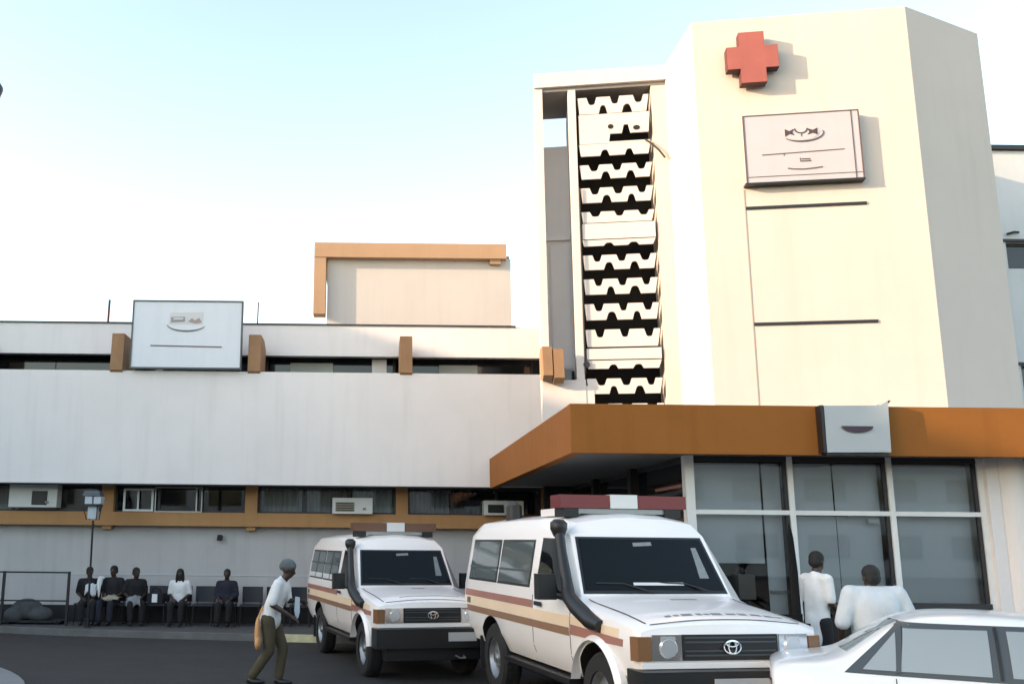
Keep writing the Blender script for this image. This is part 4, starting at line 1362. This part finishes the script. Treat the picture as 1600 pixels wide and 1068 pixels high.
# two people in white at the entrance
Jp = joints(lean=R(4), head_turn=R(10), wide=.9, arms=dict(ell=(.21, -.06, .19), wrl=(.17, -.27, .10), elr=(-.20, -.02, .19), wrr=(-.17, -.22, .04)))
person('slim person in long white tunic standing before the lobby glass', Jp, (5.36, 11.45, .117), R(112), 1.0, M['shirt'], M['darkcloth'], .85, 'cap', None, tunic=.22, bulk=.9)
Jb = joints(lean=R(3), wide=1.22, arms=dict(ell=(.34, .02, .20), elr=(-.34, .02, .20), wrl=(.31, -.10, -.03), wrr=(-.31, -.10, -.03)))
for k_ in ('shl', 'shr'):
    Jb[k_].z += .03
Jb['head'].z -= .03
person('broad man in loose pale shirt seen from behind beyond the parked car', Jb, (5.06, 9.55, 0), R(176), 1.015, M['shirtgrey'], M['darkcloth'], .95, 'cap', None, bulk=1.38)


# ------------------------------------------------------------------ seats by the wall and people on them
def chair(x, y, lab, rz=0):
    r_ = empty('waiting_chair', (0, 0, 0))
    MB().box(-.22, .22, -.24, .18, .415, .445).build('seat', M['chair'], r_, .012, 2)
    bk = MB()
    n = 8
    f0 = [(-.22 + .44 * i / n, .20 + .03 * (1 - ((i - n / 2) / (n / 2)) ** 2)) for i in range(n + 1)]
    bk.prism(f0 + [(a, b + .022) for a, b in f0[::-1]], .47, .80)
    o = bk.build('backrest', M['chair'], r_, .008)
    for sx in (-1, 1):
        for y0 in (-.2, .16):
            MB().tube([(sx * .19, y0, .42), (sx * .205, y0 * 1.1, 0)], .013, 6).build('leg', M['metal_black'], r_)
        MB().tube([(sx * .18, .19, .42), (sx * .18, .225, .6)], .012, 6).build('back_support', M['metal_black'], r_)
    r_.location = (x, y, .117)
    r_.rotation_euler = (0, 0, rz)
    tag(r_, lab, 'chair', 'waiting chairs along the wing wall')
    return r_


def seatpos(x):       # the row follows the pavement edge
    return 20.35


rows = [(-5.98, 'dark chair under the leftmost seated person beneath the lamp post'),
        (-5.44, 'dark chair under the seated person with a beige cloth on the lap'),
        (-4.98, 'dark chair under the seated person with a grey cloth on the lap'),
        (-4.50, 'dark chair that holds a dark bag with a white patch'),
        (-4.02, 'dark chair under the woman in the white blouse'),
        (-3.50, 'empty dark blue chair right of the woman in white'),
        (-3.03, 'dark chair under the lone dark figure at the right end of the row'),
        (-2.50, 'empty dark chair between the lone dark figure and the walking man'),
        (-1.98, 'empty dark chair just right of the walking man'),
        (-1.45, 'empty dark chair nearest the farther ambulance')]
for x, lab in rows:
    chair(x, seatpos(x), lab)


def sit(x, lab, shirt, trousers, hair='cap', lean=0., turn=0., sc_=.92, sleeve=.9, hairmat=None, nod=0., rz=0.):
    J = joints(seated=True, lean=lean, head_turn=turn, head_nod=nod)
    return person(lab, J, (x, seatpos(x) - .02, .117 + .02), rz, sc_, shirt, trousers, sleeve, hair, hairmat, voxel=.014)


sit(-5.96, 'leftmost seated person in black by the lamp post with a pale cloth', M['darkcloth'], M['darkcloth'], 'cap', R(6), R(20), rz=R(14))
sit(-5.44, 'seated person in black with beige cloth on the lap', M['darkcloth'], M['navy'], 'cap', R(2), R(-15), .94, rz=R(-8))
sit(-4.98, 'seated person in black with grey cloth on the lap', M['darkcloth'], M['darkcloth'], 'cap', R(8), R(30), .92, rz=R(20))
sit(-4.02, 'seated woman with long black hair and white blouse', M['shirt'], M['darkcloth'], 'long', R(5), R(5), .90)
sit(-3.03, 'lone seated person all in black at the right end of the row', M['navy'], M['darkcloth'], 'cap', R(0), R(0), .90, 1.6)


def cloth(name, x, w, m, lab, y0=20.13, y1=19.93, z=.715, drop=.16, skew=.0, cat='cloth'):
    """wrinkled cloth lying over the knees and hanging down in front"""
    rnd = random.Random(int(x * 100))
    n, k = 14, 12
    ph = [rnd.uniform(0, 6) for _ in range(4)]
    P_ = []
    for i in range(k + 1):
        t_ = i / k
        for a in range(n + 1):
            u = a / n - .5
            wr = .010 * math.sin(9 * u + ph[0] + 3 * t_) + .007 * math.sin(17 * u + ph[1] - 5 * t_)
            if t_ < .55:
                y, zz_ = y0 + (y1 - y0) * t_ / .55, z + wr + .02 * math.cos(u * 6)
            else:
                q_ = (t_ - .55) / .45
                y, zz_ = y1 - .03 * math.sin(q_ * 2) - wr, z - drop * q_ * (1 + .25 * math.sin(7 * u + ph[2])) + .02 * math.cos(u * 6) * (1 - q_)
            P_.append((x + u * w * (1 + .12 * math.sin(4 * t_ + ph[3])) + skew * t_, y, zz_))
    mb = MB()
    W_ = n + 1
    mb.add(P_, [(i * W_ + a, (i + 1) * W_ + a, (i + 1) * W_ + a + 1, i * W_ + a + 1) for i in range(k) for a in range(n)])
    o = mb.build(name, m, smooth=80)
    so = o.modifiers.new('thick', 'SOLIDIFY')
    so.thickness, so.offset = .008, 0
    return tag(o, lab, cat)


cloth('lap_cloth', -5.38, .36, M['beigecloth'], 'beige folded cloth on the lap of the second seated person', drop=.07)
cloth('lap_cloth', -4.90, .28, M['greycloth'], 'grey cloth hanging over the knees of the third seated person', drop=.20)
cloth('lap_cloth', -5.86, .24, M['shirtgrey'], 'pale cloth held against the chest of the leftmost seated person', y0=20.16, y1=20.10, z=.95, drop=.20)
cloth('white_scarf', -5.66, .10, M['shirt'], 'white scarf hanging between the first two seated people', y0=20.22, y1=20.16, z=1.10, drop=.34, skew=-.06, cat='scarf')
bg_ = tag(empty('hand_bag', (-4.5, 20.2, .56)), 'dark bag with white patch resting on a chair in the row', 'bag')
MB().box(-4.66, -4.34, 20.08, 20.38, .565, .78).build('bag_body', M['darkcloth'], bg_, .05, 3)
MB().box(-4.55, -4.44, 20.055, 20.079, .60, .77).build('white_patch', M['shirt'], bg_, .008)
MB().tube([(-4.60, 20.22, .77), (-4.58, 20.22, .86), (-4.5, 20.22, .89), (-4.42, 20.22, .86), (-4.40, 20.22, .77)], .014, 6).build('handle', M['darkcloth'], bg_)

# railing at the left edge
rl = tag(empty('metal_railing', (-8, 19.9, .117)), 'low dark metal railing on the pavement at the left edge', 'railing')
RYY = 19.98
for x in (-10.4, -9.02, -7.65, -6.29):
    box('post', M['metal_black'], rl, x - .025, x + .025, RYY - .025, RYY + .025, .117, 1.215)
for i, x in enumerate((-10.4, -9.02, -7.65)):
    box('top_rail', M['metal_black'], rl, x + .025, x + 1.335, RYY - .02, RYY + .02, 1.175, 1.21)
    box('lower_rail', M['metal_black'], rl, x + .025, x + 1.335, RYY - .016, RYY + .016, .60, .63)
bn = blob('cloth_bundle', [('e', (-7.25, 20.35, .42), (.34, .2, .22), None), ('e', (-6.95, 20.3, .32), (.28, .2, .16), None), ('e', (-7.5, 20.32, .3), (.22, .2, .17), None)], M['bundle'], None, .015, 8)
tag(bn, 'grey cloth bundle lying on a low bench behind the railing', 'bundle')
lbn = tag(empty('low_bench', (-7.2, 20.4, .117)), 'low black bench behind the railing at the left edge', 'bench')
box('seat', M['dark_base'], lbn, -8.9, -6.45, 20.15, 20.6, .17 + .0, .20)
for x in (-8.8, -7.6, -6.55):
    box('leg', M['dark_base'], lbn, x - .04, x + .04, 20.2, 20.55, .117, .17)

# lamp post
lp = tag(empty('lamp_post', (-5.72, 19.62, .117)), 'thin black lamp post with square lantern before the grey wing wall', 'lamp post')
MB().tube([(-5.74, 19.62, .117), (-5.76, 19.62, 2.27)], .022, 8).build('pole', M['metal_black'], lp)
MB().tube([(-5.74, 19.62, .117), (-5.74, 19.62, .3)], .05, 10).build('base', M['metal_black'], lp)
ln = MB()
c0, c1 = Vector((-5.77, 19.62, 2.28)), Vector((-5.80, 19.62, 2.86))
for sx in (-1, 1):
    for sy in (-1, 1):
        ln.tube([(c0.x + sx * .10, c0.y + sy * .10, c0.z), (c1.x + sx * .155, c1.y + sy * .155, 2.58)], .012, 6)
ln.box(-5.94, -5.62, 19.46, 19.78, 2.56, 2.60)
lan = ln.build('lantern', M['metal_black'], lp)
MB().prism([(-5.86, 19.53), (-5.68, 19.53), (-5.68, 19.71), (-5.86, 19.71)], 2.30, 2.555).build('glass', M['lampglass'], lan)
for x in (-5.90, -5.72):
    box('glass', M['lampglass'], lan, x - .02, x + .13, 19.49, 19.75, 2.605, 2.76, .01)
MB().slab([(-5.98, 19.46, 2.77), (-5.60, 19.46, 2.77), (-5.64, 19.5, 2.88), (-5.94, 19.5, 2.88)], (0, .28, 0)).build('hood', M['trim'], lan)

# street lamp whose head just enters the picture at the left edge
LX, LY, LZ = -3.89, 9.0, 6.50
sl_ = tag(empty('street_lamp', (LX - 1.35, LY, .12)), 'black lamp head poking in at the upper left edge of the picture', 'street lamp')
MB().tube([(LX - 1.35, LY, .12), (LX - 1.35, LY, LZ * .5), (LX - 1.35, LY, LZ), (LX - 1.28, LY, LZ + .2), (LX - 1.0, LY, LZ + .25), (LX - .55, LY, LZ + .14)], [.08, .065, .05, .045, .04, .035], 10).build('pole', M['metal_black'], sl_, smooth=60)
MB().tube([(LX - 1.35, LY, .12), (LX - 1.35, LY, .4)], .12, 12).build('base', M['metal_black'], sl_)
MB().tube([(LX - .66, LY, LZ + .06), (LX - .60, LY, LZ + .05), (LX - .48, LY, LZ + .02), (LX - .32, LY, LZ), (LX - .16, LY, LZ), (LX - .06, LY, LZ), (LX, LY, LZ)], [.02, .08, .13, .15, .145, .12, .03], 16).build('lamp_head', M['black'], sl_, smooth=60)
